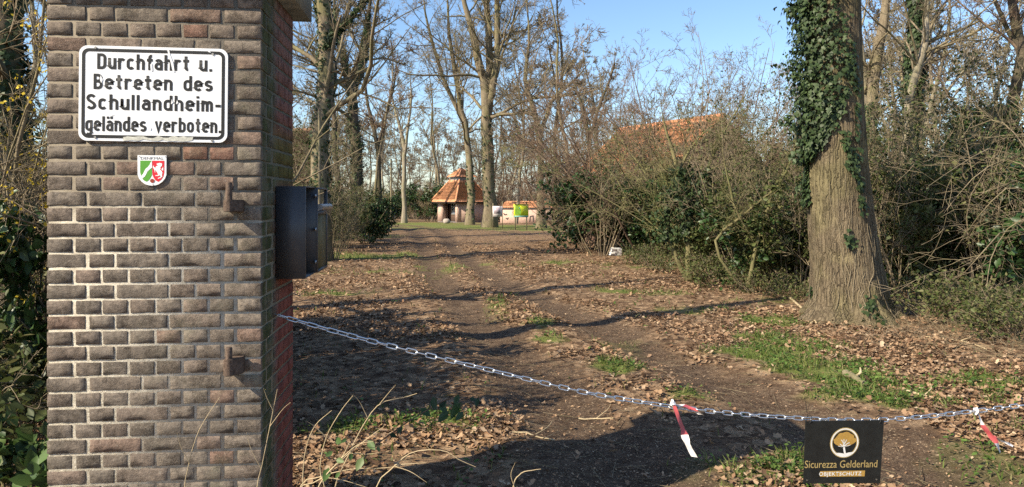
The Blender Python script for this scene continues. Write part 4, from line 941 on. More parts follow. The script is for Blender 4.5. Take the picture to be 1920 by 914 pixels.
# ------------------------------------------------------------------ far wood: bare trees copied from five models
def model_tree(seed, h, r0, nst=1, mat='bark', tw='twig'):
    rg = rng_(seed)
    st = grow(np.zeros((1, 3)), np.array([[0, 0, 1.0]]), np.array([h]), 16, .085, .07, rg); r = np.linspace(1, .12, 16)[None] ** .8 * r0 * .8
    if nst > 1:
        f = spawn(st, r, nst - 1, .28, .5, R(20), .62, rg, 16, .06, .06, .75, .15, .01); st = np.vstack([st, f[0]]); r = np.vstack([r, f[1]])
    V, F = tubes(st, r, 7); tm = mesh_('trunk', V, [F], M[mat], smooth=True)
    lv = twigs(st, r, [(10, .32, 1, 48, .26, 6, 4, .06), (6, .15, 1, 42, .5, 5, 3, .05), (6, .1, 1, 40, .5, 4, 3, .03), (4, .1, 1, 40, .55, 3, 3, .0)], rg, .019)
    V, F = join([tubes(*x) for x in lv]); return [('trunk', tm), ('crown', mesh_('crown', V, [F], M[tw]))]
MT = [model_tree(201, 17, .2, 1), model_tree(202, 15, .17, 2, 'bark_pale', 'bark_pale'), model_tree(203, 18, .22, 2, 'bark_dark', 'twig'), model_tree(204, 13, .13, 1, 'bark', 'twig_red'), model_tree(205, 16, .19, 3, 'bark_pale', 'twig')]
rgf = random.Random(77)
ORD = 'first second third fourth fifth sixth seventh eighth ninth tenth eleventh twelfth thirteenth fourteenth fifteenth sixteenth seventeenth eighteenth nineteenth twentieth twenty-first twenty-second twenty-third twenty-fourth twenty-fifth twenty-sixth'.split()
for i, (px, d, k, lab) in enumerate(MIDT): put('bare_tree', lab, 'tree', MT[k], gp(px, d, -.05), i * 1.9, 1.0 + .05 * (i % 4))
def far_trees(n, x0, x1, d0, d1, label, group, kinds=(0, 1, 2, 3, 4), s0=.8, s1=1.15):
    for i in range(n):
        d = rgf.uniform(d0, d1); px = x0 + (x1 - x0) * (i + rgf.uniform(.1, .9)) / n
        put('bare_tree', ORD[i] + ' from left among ' + label, 'tree', MT[rgf.choice(kinds)], gp(px, d, -.05), rgf.uniform(0, 6.28), rgf.uniform(s0, s1), group)
far_trees(20, 560, 770, 74, 115, 'thin bare trees in the far wood left of the pavilion', 'far trees left of the pavilion')
far_trees(20, 765, 960, 80, 125, 'thin bare trees in the far wood behind the pavilion', 'far trees behind the pavilion', s0=.75, s1=1.0)
far_trees(20, 950, 1180, 72, 120, 'thin bare trees between pavilion and farmhouse', 'far trees behind the low wall', s0=.7, s1=.95)
far_trees(18, 1180, 1540, 55, 100, 'thin bare trees far behind the farmhouse roof', 'far trees behind the farmhouse', s0=.55, s1=.75)
far_trees(14, 1620, 1990, 30, 60, 'pale bare trees in the wood behind the right thicket', 'pale trees behind the right thicket', (1, 4, 1), .75, 1.0)
far_trees(5, -60, 130, 14, 40, 'bare trees far behind the yellow flowering shrub', 'far trees behind the yellow shrub', s0=.7, s1=1)
# low brush that closes the view between the far trunks
SB = [shrub_meshes('b', 3.4, 2.6, 16, 301, 7, 7, 4, None, 0, .05, 'twig_red', r0=.022, rmin=.008), shrub_meshes('b', 2.8, 2.8, 16, 302, 7, 7, 4, 'bud', 900, .07, 'twig', r0=.02, rmin=.008),
      shrub_meshes('b', 2.6, 2.8, 14, 303, 7, 6, 0, 'evergreen', 5200, .13, 'twig', r0=.02, rmin=.006)]
def brush(n, x0, x1, d0, d1, label, group, kinds, s0, s1, name='bare_shrub', cat='shrub'):
    for i in range(n):
        d = rgf.uniform(d0, d1); px = x0 + (x1 - x0) * (i + rgf.uniform(.1, .9)) / n
        put(name, ORD[i] + ' from left among ' + label, cat, SB[rgf.choice(kinds)], gp(px, d, -.03), rgf.uniform(0, 6.28), rgf.uniform(s0, s1), group)
brush(16, 560, 820, 72, 100, 'brown shrubs at the far wood edge left of the pavilion', 'far shrubs left of the pavilion', (0, 0, 1, 2), 1.0, 1.7)
brush(12, 760, 930, 80, 105, 'brown shrubs in the wood behind the pavilion', 'far shrubs behind the pavilion', (0, 0, 1), 1.3, 2.0)
brush(16, 930, 1200, 70, 100, 'brown shrubs in the wood behind the low wall', 'far shrubs behind the low wall', (0, 0, 1), 1.2, 1.9)
brush(14, 1640, 1960, 20, 40, 'twiggy shrubs deep in the right thicket', 'deep shrubs in the right thicket', (0, 1, 2, 2), .9, 1.4)
brush(12, 1180, 1520, 34, 55, 'twiggy shrubs behind the farmhouse', 'shrubs behind the farmhouse', (0, 1), 1.0, 1.5)
brush(8, -80, 120, 9, 22, 'twiggy shrubs deep behind the yellow flowering shrub', 'deep shrubs behind the yellow shrub', (0, 1, 2), .7, 1.1)

# ------------------------------------------------------------------ nearer shrubs
EV = [shrub_meshes('e', 2.0, 1.9, 16, 401, 7, 6, 0, 'evergreen', 7000, .1, 'twig', r0=.02), shrub_meshes('e', 1.7, 2.0, 14, 402, 7, 6, 0, 'underg', 5200, .07, 'twig_green', r0=.014),
      shrub_meshes('e', 1.4, 1.8, 20, 403, 6, 5, 0, 'underg', 1500, .06, 'twig', r0=.008, droop=.3, rmin=.003), shrub_meshes('e', 2.4, 1.6, 14, 404, 8, 7, 3, 'underg', 2400, .04, 'twig', r0=.012, rmin=.0026)]
put('evergreen_bush', 'rounded dark evergreen bush left of the track', 'bush', EV[0], gp(690, 29, -.05), 0, (1.0, 1.0, 1.05))
put('evergreen_bush', 'smaller dark evergreen bush touching the rounded one near the letter box', 'bush', EV[0], gp(660, 31), 2, .75)
for i, (px, d, k, s_, lab) in enumerate([
    (1150, 24, 0, 1.6, 'dark evergreen bush at the foot of the fanning hazel stems'), (1110, 25, 0, 1.4, 'dark evergreen bush where the track verge meets the hazel'), (1205, 23, 0, 1.5, 'dark evergreen bush between hazel and ivy covered sapling'),
    (1345, 15.5, 1, 1.1, 'green leafy shrub just right of the ivy covered sapling'), (1410, 13.8, 0, .95, 'dark leafy shrub midway between sapling and massive tree'), (1470, 13, 1, 1.15, 'tangled green shrub left of the massive ivy tree'),
    (1380, 17.5, 0, 1.3, 'tall dark shrub in front of the farmhouse gable'), (1500, 15, 0, 1.2, 'tall dark shrub close behind the massive trunk on its left'), (1445, 18, 1, 1.4, 'tall green shrub below the low wing of the farmhouse'),
    (1310, 19, 1, 1.3, 'green shrub behind the ivy covered sapling'), (1260, 22, 0, 1.2, 'dark shrub far behind the ivy covered sapling'), (1240, 16.5, 2, .8, 'low yellowish bramble clump at the foot of the sapling'), (1215, 18.5, 2, .75, 'low bramble clump by the white plastic litter'),
    (1690, 12.5, 0, 1.15, 'dark leafy shrub just right of the massive trunk'), (1745, 12, 1, 1.25, 'tangled green shrub right of the massive trunk'), (1800, 13, 0, 1.3, 'dark evergreen shrub behind the bare arching twigs'), (1860, 12, 1, 1.2, 'green shrub behind the arching twigs near the right edge'),
    (1720, 15, 1, 1.5, 'tall green shrub in front of the thin curving trunk'), (1780, 16.5, 0, 1.5, 'tall dark shrub below the pale trees'), (1660, 14, 1, 1.25, 'green shrub right behind the massive trunk'), (1915, 11, 0, 1.2, 'dark shrub at the right edge behind brambles'),
    (1790, 9.2, 2, .75, 'bramble tangle on the leafy bank right of the massive trunk'), (1870, 8.6, 2, .85, 'bramble tangle on the bank near the right edge'), (1920, 7.9, 2, .8, 'bramble tangle nearest the right edge'), (1710, 10.6, 2, .75, 'low bramble clump beside the roots of the massive trunk'),
    (1500, 11.5, 2, .5, 'low bramble clump left of the massive trunk foot'), (1425, 12.2, 2, .62, 'low bramble clump on the verge between sapling and trunk'), (1350, 13.6, 2, .9, 'low bramble clump right of the sapling foot'),
    (640, 24, 3, .9, 'bare thin stemmed bush between letter box and evergreen bush'), (625, 20, 3, .85, 'bare thin stemmed bush just right of the letter box'), (612, 26, 1, 1.2, 'mixed leafy bush behind the open letter box door'), (655, 36, 1, 1.5, 'tall mixed bush behind the dark evergreen bush'), (590, 32, 1, 1.6, 'tall mixed bush in front of the tiled cottage roof')]):
    put('shrub' if k != 2 else 'bramble', lab, 'shrub' if k != 2 else 'bramble', EV[k], gp(px, d, -.04), i * 1.7, s_)
hazel_x = [(1655, 12.5, 3, 1.5, 'twiggy greenish shrub just behind the massive trunk on its right'), (1725, 13, 3, 1.6, 'twiggy sunlit shrub between curving trunk and yew'), (1770, 14.5, 3, 1.8, 'tall twiggy shrub left of the yew'), (1690, 11.5, 3, 1.3, 'twiggy shrub right beside the massive trunk'), (1840, 11, 3, 1.3, 'twiggy shrub in front of the yew'), (1490, 12.6, 3, 1.4, 'twiggy shrub touching the massive trunk on its left'), (1390, 14.5, 3, 1.5, 'twiggy greenish shrub right of the sapling'),
    (1130, 22, 3, 1.7, 'twiggy shrub inside the fanning hazel'), (1080, 30, 3, 1.6, 'twiggy shrub right of the yellow board'), (566, 34, 3, 2.6, 'tall twiggy bush before the tiled cottage roof'), (585, 27, 3, 1.9, 'twiggy bush at the foot of the ivy trunk by the letter box')]
for i, (px, d, k, s_, lab) in enumerate(hazel_x): put('twiggy_shrub', lab, 'shrub', EV[k], gp(px, d, -.04), i * 2.3 + .4, s_)
# evergreen bushes added unseen behind the pillar to shade the leaves beside the drive
for i, (px, d, s_, lab) in enumerate([(255, 5.0, (.62, .62, 1.1), 'unseen evergreen bush added for shade behind the pillar, nearest the brambles'), (290, 6.1, (.65, .65, 1.2), 'unseen evergreen bush added for shade behind the middle of the pillar'), (335, 7.2, (.65, .65, 1.25), 'unseen evergreen bush added for shade behind the sign side of the pillar'), (365, 8.3, (.65, .65, 1.3), 'unseen evergreen bush added for shade behind the letter box side of the pillar')]):
    put('evergreen_bush', lab, 'bush', EV[0], gp(px, d, -.05), i * 1.3, s_)
hero_tree('ivy_tree', 'unseen ivy clad tree added behind the pillar to throw shade', 7.1, [([(370, 690), (368, 400), (360, 50), (350, -600), (340, -1300)], [36, 30, 27, 24, 12])], [(9, .5, 1, 48, .34, 7, 5, .06)] + LV2[1:], 115, 'bark_dark', 'bark_dark', .004, ivy=(3500, .08, (.6, 6)))  # added out of view so its trunk throws a shadow band over the drive
# dark conifer on the right
rg = rng_(55); base = gp(1852, 14)
cf = thing('yew_tree', 'dense dark green yew behind the bare arching twigs', 'tree', tuple(base))
mk('trunk', *[(lambda VF: (VF[0], [VF[1]]))(tubes(np.array([[[0, 0, -.05], [0, 0, 1.5], [.05, 0, 3.2]]]), np.array([[.12, .1, .03]]), 8))][0], M['bark_dark'], cf)
zz = rg.uniform(.3, 3.2, 260); aa = rg.uniform(0, 6.28, 260); L = (3.6 - zz) * .42 + .3
br = grow(np.stack([0 * zz, 0 * zz, zz], -1), np.stack([np.cos(aa), np.sin(aa), .25 + 0 * aa], -1), L, 6, .1, -.03, rg)
lv = [(br, np.linspace(.014, .004, 6)[None] * np.ones((260, 1)), 3)]; s2 = spawn(br, lv[0][1], 7, .25, 1, R(50), .35, rg, 3, .1, 0, .5); lv.append((*s2, 3))
V, F = join([tubes(*x) for x in lv]); mk('branches', V, [F], M['bark_dark'], cf)
pos = s2[0][:, 1:].reshape(-1, 3); pos = np.repeat(pos, 4, 0) + rg.normal(0, .05, (len(pos) * 4, 3)); V, FF, q = leaves(pos, rg.normal(0, .5, pos.shape) + [0, 0, 1], .11, rg, 'quad')
o = mk('crown', V, FF, M['evergreen'], cf, attr={'rnd': q}); o['kind'] = 'stuff'

# fanning hazels in the middle, catkins hanging
def hazel(label, px, d, h, seed, lean, n=26, mat='twig_red', cat=True, bud=0):
    return put('hazel_shrub', label, 'shrub', shrub_meshes('h', h, h * .8, n, seed, 7, 6, 4, 'bud' if bud else None, bud, .035, mat, lean=lean, up=.05, r0=.03, rmin=.0065, blossom=('catkin', 2500, .035, 'catkins') if cat else None), gp(px, d, -.05))

hazel('tall hazel with many dark stems fanning out left of the farmhouse', 1165, 27, 6.6, 501, .8, 24)
hazel('tall hazel with catkins in front of the farmhouse roof', 1225, 22, 6.2, 502, .8, 11)
hazel('bare greenish multi stemmed shrub in front of the farmhouse gable', 1330, 17.5, 4.9, 503, .8, 14, 'twig_green', False, 1600)
hazel('bare shrub with reddish twigs left of the fanning hazel', 1090, 28, 5.4, 504, .7, 26)
hazel('bare shrub with pale twigs low by the yellow board', 1084, 34, 3.0, 505, .6, 14, 'twig_green', False, 300)
hazel('bare twiggy shrub reaching above the low farmhouse wing', 1430, 20, 5.2, 506, .8, 26, 'twig', False, 900)
hazel('very tall bare shrub rising over the farmhouse roof ridge', 1250, 25, 7.4, 508, .8, 12, 'twig', True)
hazel('very tall bare shrub whose twigs cross the sky above the gable', 1340, 24, 7.2, 509, .85, 28, 'twig_red', True)
hazel('very tall bare shrub left of the massive trunk above the wing', 1450, 24, 6.8, 510, .85, 32, 'twig', False)
hazel('very tall bare shrub at the track side behind the fanning hazel', 1150, 31, 8.0, 511, .8, 34, 'twig_red', True)
# ivy covered sapling with two sunlit stems
hero_tree('ivy_sapling', 'twin stemmed sapling covered in ivy, sunlit at the verge', 14.6, [
    ([(1292, 522), (1290, 450), (1284, 380), (1268, 310), (1250, 240), (1238, 180)], [6, 5.5, 5, 4, 2.5, .6]),
    ([(1270, 518), (1264, 470), (1250, 425), (1262, 360), (1290, 290), (1330, 240), (1380, 215)], [5, 4.5, 4, 3, 2.4, 1.4, .5]),
    ([(1288, 450), (1330, 400), (1390, 350), (1450, 310), (1510, 275)], [3, 2.6, 2, 1.3, .5]),
    ([(1290, 440), (1320, 340), (1348, 260), (1390, 190), (1420, 130)], [3.2, 2.6, 2, 1.2, .5])],
    [(12, .25, 1, 45, .3, 6, 4, .05), (6, .15, 1, 45, .45, 5, 3, .04), (5, .1, 1, 42, .5, 3, 3, .02)], 120, 'twig_green', 'twig_green', .004, ivy=(4200, .07, (.8, 2.3), None, 1, .22), K=14, sides=7)
hero_tree('bare_sapling', 'slanting bare sapling whose arching branch crosses before the massive trunk', 12.5, [
    ([(1400, 545), (1420, 450), (1452, 360), (1480, 300), (1500, 220), (1502, 160)], [4, 3.6, 3, 2.2, 1.6, .8]), ([(1412, 480), (1380, 400), (1360, 330), (1345, 260)], [2.6, 2.2, 1.6, .8]), ([(1300, 520), (1340, 460), (1400, 400), (1460, 350), (1530, 320)], [3, 2.8, 2.4, 1.8, 1])],
    [(8, .2, 1, 45, .3, 6, 4, .05), (6, .15, 1, 45, .45, 4, 3, .03), (4, .1, 1, 42, .5, 3, 3, .02)], 121, 'twig_green', 'twig_green', .0035, K=12, sides=6)
# arching bare twigs from the right edge
def spray(label, roots, seed, mat='dry', d=8.0, n=9, name='bare_shrub', rmin=.003, lv=((7, .15, 1, 40, .4, 5, 3, .02), (5, .1, 1, 40, .5, 4, 3, .0))):
    rg = rng_(seed); base = gp(roots[0][0][0], d); P_ = []
    for pts in roots:
        w_ = np.array([P(x, y, d + rg.normal(0, .3)) for x, y in pts]); w_[0, 2] = max(w_[0, 2], float(gz(w_[0, 0], w_[0, 1])) - .02) if pts[0][1] < 880 else w_[0, 2]
        P_.append(smooth_path(w_, 10))
    p = np.stack(P_); r = np.linspace(.011, .003, 10)[None] * np.ones((len(P_), 1)) * d / 8
    lvl = [(p, r, 5)] + twigs(p, r, lv, rg, rmin)
    t_ = thing(name, label, 'shrub', tuple(base)); V, F = join([tubes(a - base, b_, s_) for a, b_, s_ in lvl]); mk('stems', V, [F], M[mat], t_); return t_
spray('bare shrub with arching pale twigs reaching in from the right edge', [[(2010, 520), (1960, 400), (1900, 350), (1840, 400), (1790, 470)], [(2010, 520), (1970, 380), (1900, 300), (1830, 330), (1770, 400)], [(2010, 520), (1950, 330), (1880, 230), (1820, 240)], [(2020, 560), (1960, 470), (1890, 430), (1820, 500), (1780, 540)],
      [(2010, 520), (1960, 420), (1900, 420), (1860, 480), (1850, 540)], [(2010, 520), (1980, 300), (1930, 220), (1895, 190)], [(2010, 540), (1960, 350), (1870, 280), (1800, 310), (1740, 350)]], 131, 'twig', 8.2)

# ------------------------------------------------------------------ left strip: yellow flowering shrub and brambles
put('flowering_shrub', 'bare shrub with small yellow blossoms left of the brick pillar', 'shrub', shrub_meshes('y', 3.5, 2.6, 26, 601, 8, 7, 4, None, 0, .03, 'twig', r0=.02, rmin=.0028, blossom=('yellow', 5500, .026, 'blossom'), lean=.55), gp(18, 5.2, -.05))
put('flowering_shrub', 'yellow blossomed shrub deeper behind the nearer yellow flowering shrub', 'shrub', shrub_meshes('y', 3.2, 2.6, 22, 602, 8, 7, 4, None, 0, .03, 'twig', r0=.02, rmin=.003, blossom=('yellow', 2500, .026, 'blossom'), lean=.6), gp(30, 6.8, -.05))
BR = [shrub_meshes('b', .95, 1.1, 16, 611, 5, 3, 0, 'bramble', 700, .085, 'twig_green', r0=.006, rmin=.002, droop=.35, lspread=.03), shrub_meshes('b', 1.3, 1.4, 20, 612, 6, 4, 0, 'underg', 1700, .055, 'twig', r0=.007, rmin=.002, droop=.25, lspread=.04)]
put('bramble', 'green bramble with large leaves left of the pillar foot', 'bramble', BR[0], gp(20, 3.25, .02), 0, 1.05)
put('bramble', 'dark leafy bramble tangle behind the large leaved bramble', 'bramble', BR[1], gp(30, 4.3), 1, 1.1)
put('bramble', 'shaded bramble tangle under the yellow flowering shrub', 'bramble', BR[1], gp(60, 5.6), 2.4, 1.25)
put('bramble', 'bramble tangle at the far left edge', 'bramble', BR[1], gp(-60, 4.4), 3.4, 1.2)
# dark bramble spray and dry stalks right of the pillar foot
def leafy_stem(label, pts, d, leaf_idx, mat, lmat, seed, lsize=.06, r0=.005, name='bramble', side=()):
    rg = rng_(seed); P0 = np.array([P(x, y, d) for x, y in pts]); base = np.array([P0[0, 0], P0[0, 1], float(gz(P0[0, 0], P0[0, 1]))])
    P0 = np.vstack([[P0[0, 0] - .03, P0[0, 1] + .02, min(base[2], P0[0, 2] - .05) - .02], P0])
    p = smooth_path(P0, 18); out = [tubes((p - base)[None], np.linspace(r0, r0 * .35, 18)[None], 5)]
    for s_ in side:
        q = smooth_path(np.array([P(x, y, d - .02 * i) for i, (x, y) in enumerate(s_)]), 8); out.append(tubes((q - base)[None], np.linspace(r0 * .6, r0 * .2, 8)[None], 4))
    t_ = thing(name, label, name.split('_')[-1], tuple(base)); V, F = join(out); mk('stem', V, [F], M[mat], t_, smooth=True)
    for (x, y, s_) in leaf_idx:
        pos = P(x, y, d)[None] + rg.normal(0, .008, (1, 3)) - base
        V, FF, q = leaves(pos, np.array([[rg.normal(0, .4), -.8, .5]]), lsize * s_, rg, 'oval', np.array([[rg.normal(0, .5), 0, -.6]])); mk('leaf', V, FF, M[lmat], t_, attr={'rnd': q})
    return t_
leafy_stem('dark leaved bramble spray in the shade before the track', [(650, 915), (690, 850), (745, 805), (800, 770), (850, 745), (905, 738)], 3.9, [(810, 745, 1.3), (835, 750, 1.5), (855, 740, 1.4), (862, 755, 1.7), (842, 770, 1.5), (822, 760, 1.3), (880, 745, 1.2), (895, 748, 1.3), (790, 765, 1.1), (758, 800, 1.0), (735, 818, .9), (870, 772, 1.3)], 'twig_red', 'evergreen', 701, .052)
leafy_stem('dry stalk with withered pale green leaves at the pillar foot', [(590, 935), (640, 860), (655, 830)], 2.85, [(645, 835, .9), (660, 850, 1.0), (628, 845, .8), (636, 862, .8), (650, 818, .7), (690, 830, .9), (682, 845, .9), (700, 838, .8), (615, 880, .9), (640, 890, .8)], 'dry', 'bramble', 702, .05, .004, side=[[(640, 860), (670, 835), (700, 828)]])
for lab, pts, side, sd in [
    ('long dry stalk leaning right across the shaded leaves', [(625, 930), (650, 862), (680, 800), (712, 758), (760, 745), (782, 738)], [[(690, 785), (675, 755), (662, 740)], [(712, 758), (728, 738), (742, 722)]], 711),
    ('arched dry stalk curving low towards the track', [(700, 930), (740, 875), (775, 848), (830, 845), (860, 862), (892, 876)], [[(740, 875), (770, 885), (800, 905)], [(740, 872), (770, 870), (800, 868)]], 712),
    ('dry stalk forking in front of the lit brick face', [(480, 935), (492, 870), (508, 790), (520, 730)], [[(506, 800), (530, 768), (545, 755)], [(490, 880), (470, 840), (462, 810)], [(512, 770), (500, 745), (494, 728)]], 713),
    ('thin dry stalk rising beside the shaded pillar corner', [(566, 930), (572, 850), (590, 800), (622, 770)], [], 714),
    ('small forked dry twig at the bottom beside the track', [(960, 930), (975, 890), (1000, 882), (1014, 880)], [[(965, 915), (958, 890), (966, 868)]], 715),
    ('dry stalk bending over the bottom edge by the pillar', [(560, 925), (600, 895), (660, 880), (720, 878), (770, 870)], [[(600, 895), (640, 900), (690, 915)]], 716),
    ('dry stalk crossing low in front of the shaded leaves', [(548, 935), (600, 900), (655, 850), (690, 822), (720, 800)], [[(655, 850), (690, 852), (730, 846)]], 718),
    ('thin dry cane leaning away from the pillar over the leaves', [(610, 935), (600, 880), (612, 820), (640, 770), (662, 742)], [[(612, 820), (590, 800), (575, 790)]], 719),
    ('dry stalk in front of the brick face, leaning left', [(345, 935), (352, 880), (372, 810), (412, 745)], [[(356, 870), (340, 840), (332, 812)]], 717)]:
    leafy_stem(lab, pts, 2.75 if sd in (713, 717) else 2.9, [], 'dry', 'bramble', sd, r0=.0026 if sd in (713, 717) else .0031, name='dry_stalk', side=side)

# ------------------------------------------------------------------ buildings
M['tile'] = plain('roof_tile', (.52, .24, .125), .9, var=.4, scale=3.5, bmp=.2)
M['tile_old'] = plain('roof_tile_old', (.2, .12, .075), .95, var=.5, scale=2.5)
M['pinkbrick'] = plain('pale_brick', (.5, .35, .285), .95, var=.25, scale=6)
M['brownbrick'] = plain('brown_brick', (.16, .1, .075), .95, var=.3, scale=5)
M['dark_void'] = plain('dark_timber', (.03, .025, .02), .9)
M['pane'] = plain('window_glass', (.05, .06, .07), .1, spec=.6)
M['lead'] = plain('lead_flashing', (.2, .2, .2), .7)
M['white_paint'] = plain('white_paint', (.72, .7, .66), .6, var=.1)
def roof_face(name, a, b_, c, d, mat, parent, pitch=.22, row=.33, amp=.035):
    """pantiles between eaves a-b and ridge d-c: waves across, steps up the slope"""
    a, b_, c, d = [np.array(q, float) for q in (a, b_, c, d)]
    w_ = np.linalg.norm(b_ - a); h = np.linalg.norm((c + d) / 2 - (a + b_) / 2); nx = max(4, int(w_ / pitch) * 4); ny = max(2, int(h / row))
    n = np.cross(b_ - a, d - a); n = n / np.linalg.norm(n); V = []; F = []
    for j in range(ny):
        for e in (0, 1):
            v = (j + e) / ny; v = min(1, v + .02 * e)
            for i in range(nx + 1):
                u = i / nx; p = (a * (1 - u) + b_ * u) * (1 - v) + (d * (1 - u) + c * u) * v
                wdt = w_ * (1 - v) + np.linalg.norm(c - d) * v
                x = (u - .5) * wdt / pitch
                V.append(p + n * (amp * (.5 + .5 * math.cos(x * 2 * math.pi)) + (.05 if e == 0 else .015)))
        o0 = j * 2 * (nx + 1)
        F += [[o0 + i, o0 + i + 1, o0 + nx + 1 + i + 1, o0 + nx + 1 + i] for i in range(nx)]
        if j: F += [[o0 - nx - 1 + i, o0 - nx + i, o0 + i + 1, o0 + i] for i in range(nx)]
    o = mk(name, np.array(V), [np.array(F)], mat, parent); o['kind'] = 'stuff'; return o
def quad_box(name, pts, z0, z1, mat, parent):
    n = len(pts); V = [(x, y, z0) for x, y in pts] + [(x, y, z1) for x, y in pts]
    bm = bmesh.new(); vs = [bm.verts.new(v) for v in V]; bm.faces.new(vs[:n][::-1]); bm.faces.new(vs[n:])
    for i in range(n): bm.faces.new([vs[i], vs[(i + 1) % n], vs[n + (i + 1) % n], vs[n + i]])
    bmesh.ops.recalc_face_normals(bm, faces=bm.faces[:]); me = bpy.data.meshes.new(name); bm.to_mesh(me); bm.free(); me.materials.append(mat); return link(name, me, parent)
# pavilion: local x along the walled face, y along the open porch face, origin at the near corner
pc0 = gp(857, 68); aP = R(39)
pv = thing('pavilion', 'small brick pavilion with a tiered orange tile roof at the end of the track', 'pavilion', tuple(pc0), (0, 0, aP)); a = 3.35; EH = 2.0
def bxp(name, p, q, mat): return MB().box(p, q).build(name, M[mat], pv)
bxp('floor_slab', (0, 0, -.2), (a, a, .02), 'lead')
bxp('wall', (0.5, .0, .02), (a, .25, EH), 'pinkbrick'); bxp('wall', (a - .25, .25, .02), (a, a, EH), 'pinkbrick'); bxp('wall', (.9, a - .25, .02), (a - .25, a, EH), 'pinkbrick'); bxp('porch_wall', (1.0, .25, .02), (1.2, a - .25, EH), 'brownbrick')
bxp('pier', (0, 0, .02), (.5, .3, EH - .002), 'pinkbrick'); bxp('pier', (0, a - .75, .02), (.45, a, EH - .002), 'pinkbrick'); bxp('beam', (.02, .3, EH - .16), (.4, a - .75, EH - .004), 'dark_void'); bxp('pier', (.45, a - .25, .02), (.9, a - .002, EH), 'pinkbrick')
wn = bxp('window', (.95, 1.45, .72), (1.0, 2.3, 1.85), 'pane')
for q in range(4): o = MB().box((.92, 1.45 + q * .27, .72), (.95, 1.48 + q * .27, 1.85)).build('glazing_bar', M['white_paint'], wn)
for q in range(4): o = MB().box((.918, 1.45, .72 + q * .37), (.952, 2.3, .745 + q * .37)).build('glazing_bar', M['white_paint'], wn)
bxp('curtain', (1.0 - .09, 1.6, .72), (.93 - .03, 2.25, .95), 'white_paint')
MB().tube([(a + .05, -.06, .0), (a + .05, -.06, EH)], .045, 8).build('downpipe', M['white_paint'], pv)
e = .5; l0, l1 = .9, a - .9; Z1, Z2 = EH - .08, 4.05
E_ = [(-e, -e), (a + e, -e), (a + e, a + e), (-e, a + e)]; L_ = [(l0, l0), (l1, l0), (l1, l1), (l0, l1)]
for i in range(4):
    j = (i + 1) % 4; roof_face('roof_tiles', (*E_[i], Z1), (*E_[j], Z1), (*L_[j], Z2), (*L_[i], Z2), M['tile'], pv)
    MB().tube([(*E_[i], Z1 + .07), (*L_[i], Z2 + .05)], .085, 6).build('hip_tiles', M['tile'], pv)
quad_box('eaves_board', [(-e + .02, -e + .02), (a + e - .02, -e + .02), (a + e - .02, a + e - .02), (-e + .02, a + e - .02)], Z1 - .1, Z1 + .0, M['dark_void'], pv)
quad_box('lantern', L_, Z2 - .1, Z2 + .28, M['lead'], pv)
E2 = [(l0 - .22, l0 - .22), (l1 + .22, l0 - .22), (l1 + .22, l1 + .22), (l0 - .22, l1 + .22)]; ap = (a / 2, a / 2, 5.25)
for i in range(4):
    j = (i + 1) % 4; t2 = [(a / 2 + .04 * s1, a / 2 + .04 * s2, 5.2) for s1, s2 in ((-1, -1), (1, -1), (1, 1), (-1, 1))]
    roof_face('roof_tiles', (*E2[i], Z2 + .27), (*E2[j], Z2 + .27), t2[j], t2[i], M['tile'], pv)
    MB().tube([(*E2[i], Z2 + .33), (a / 2, a / 2, 5.26)], .06, 6).build('hip_tiles', M['tile'], pv)
# a pale boulder in front of the porch
rg = rng_(9); bm = bmesh.new(); bmesh.ops.create_icosphere(bm, subdivisions=3, radius=.34)
for v in bm.verts: v.co *= 1 + (float(vnoise(np.array(v.co.x * 5 + 9), np.array(v.co.z * 5 + v.co.y * 4 + 9), 4)) - .5) * .35; v.co.z *= .8
me = bpy.data.meshes.new('boulder'); bm.to_mesh(me); bm.free(); M['stone'] = plain('pale_stone', (.33, .28, .24), .9, var=.2, scale=5); me.materials.append(M['stone'])
for f in me.polygons: f.use_smooth = True
o = link('boulder', me); o.location = gp(837, 65, .2); tag(o, 'pale rounded boulder before the pavilion porch', 'boulder')
# low brick garden building with tiled roof
gw = thing('low_brick_wall', 'long low pink brick wall with tiled coping right of the pavilion', 'wall', tuple(gp(938, 66)))
MB().box((0, 0, -.2), (6.8, .3, 1.28)).build('brick_wall', M['pinkbrick'], gw); MB().box((-.08, -.06, 1.29), (6.9, -.0, 1.36)).build('gutter', M['lead'], gw)
roof_face('roof_tiles', (-.1, -.1, 1.36), (6.9, -.1, 1.36), (6.9, .95, 1.98), (.55, .95, 1.98), M['tile'], gw); roof_face('roof_tiles', (6.9, 2.0, 1.36), (-.1, 2.0, 1.36), (.55, .95, 1.98), (6.9, .95, 1.98), M['tile'], gw)
MB().box((0, 1.7, -.2), (6.8, 1.95, 1.3)).build('brick_wall', M['pinkbrick'], gw); MB().box((0, .3, -.2), (.25, 1.7, 1.3)).build('brick_wall', M['pinkbrick'], gw); MB().box((4.4, -.05, 1.02), (5.3, -.01, 1.12)).build('white_plate', M['white_paint'], gw)
M['graffiti'] = plain('graffiti_paint', (.06, .05, .05), .8)
for pth in ([(.3, .9), (.42, .75), (.62, .8)], [(.5, .45), (.66, .35), (.74, .5)], [(2.7, .1), (2.75, .6), (3.0, .65), (3.05, .1)]):
    V, F = stroke([(pth, False)], .09); mk('graffiti', [(v[0], -.012, v[1]) for v in V], [F], M['graffiti'], gw)
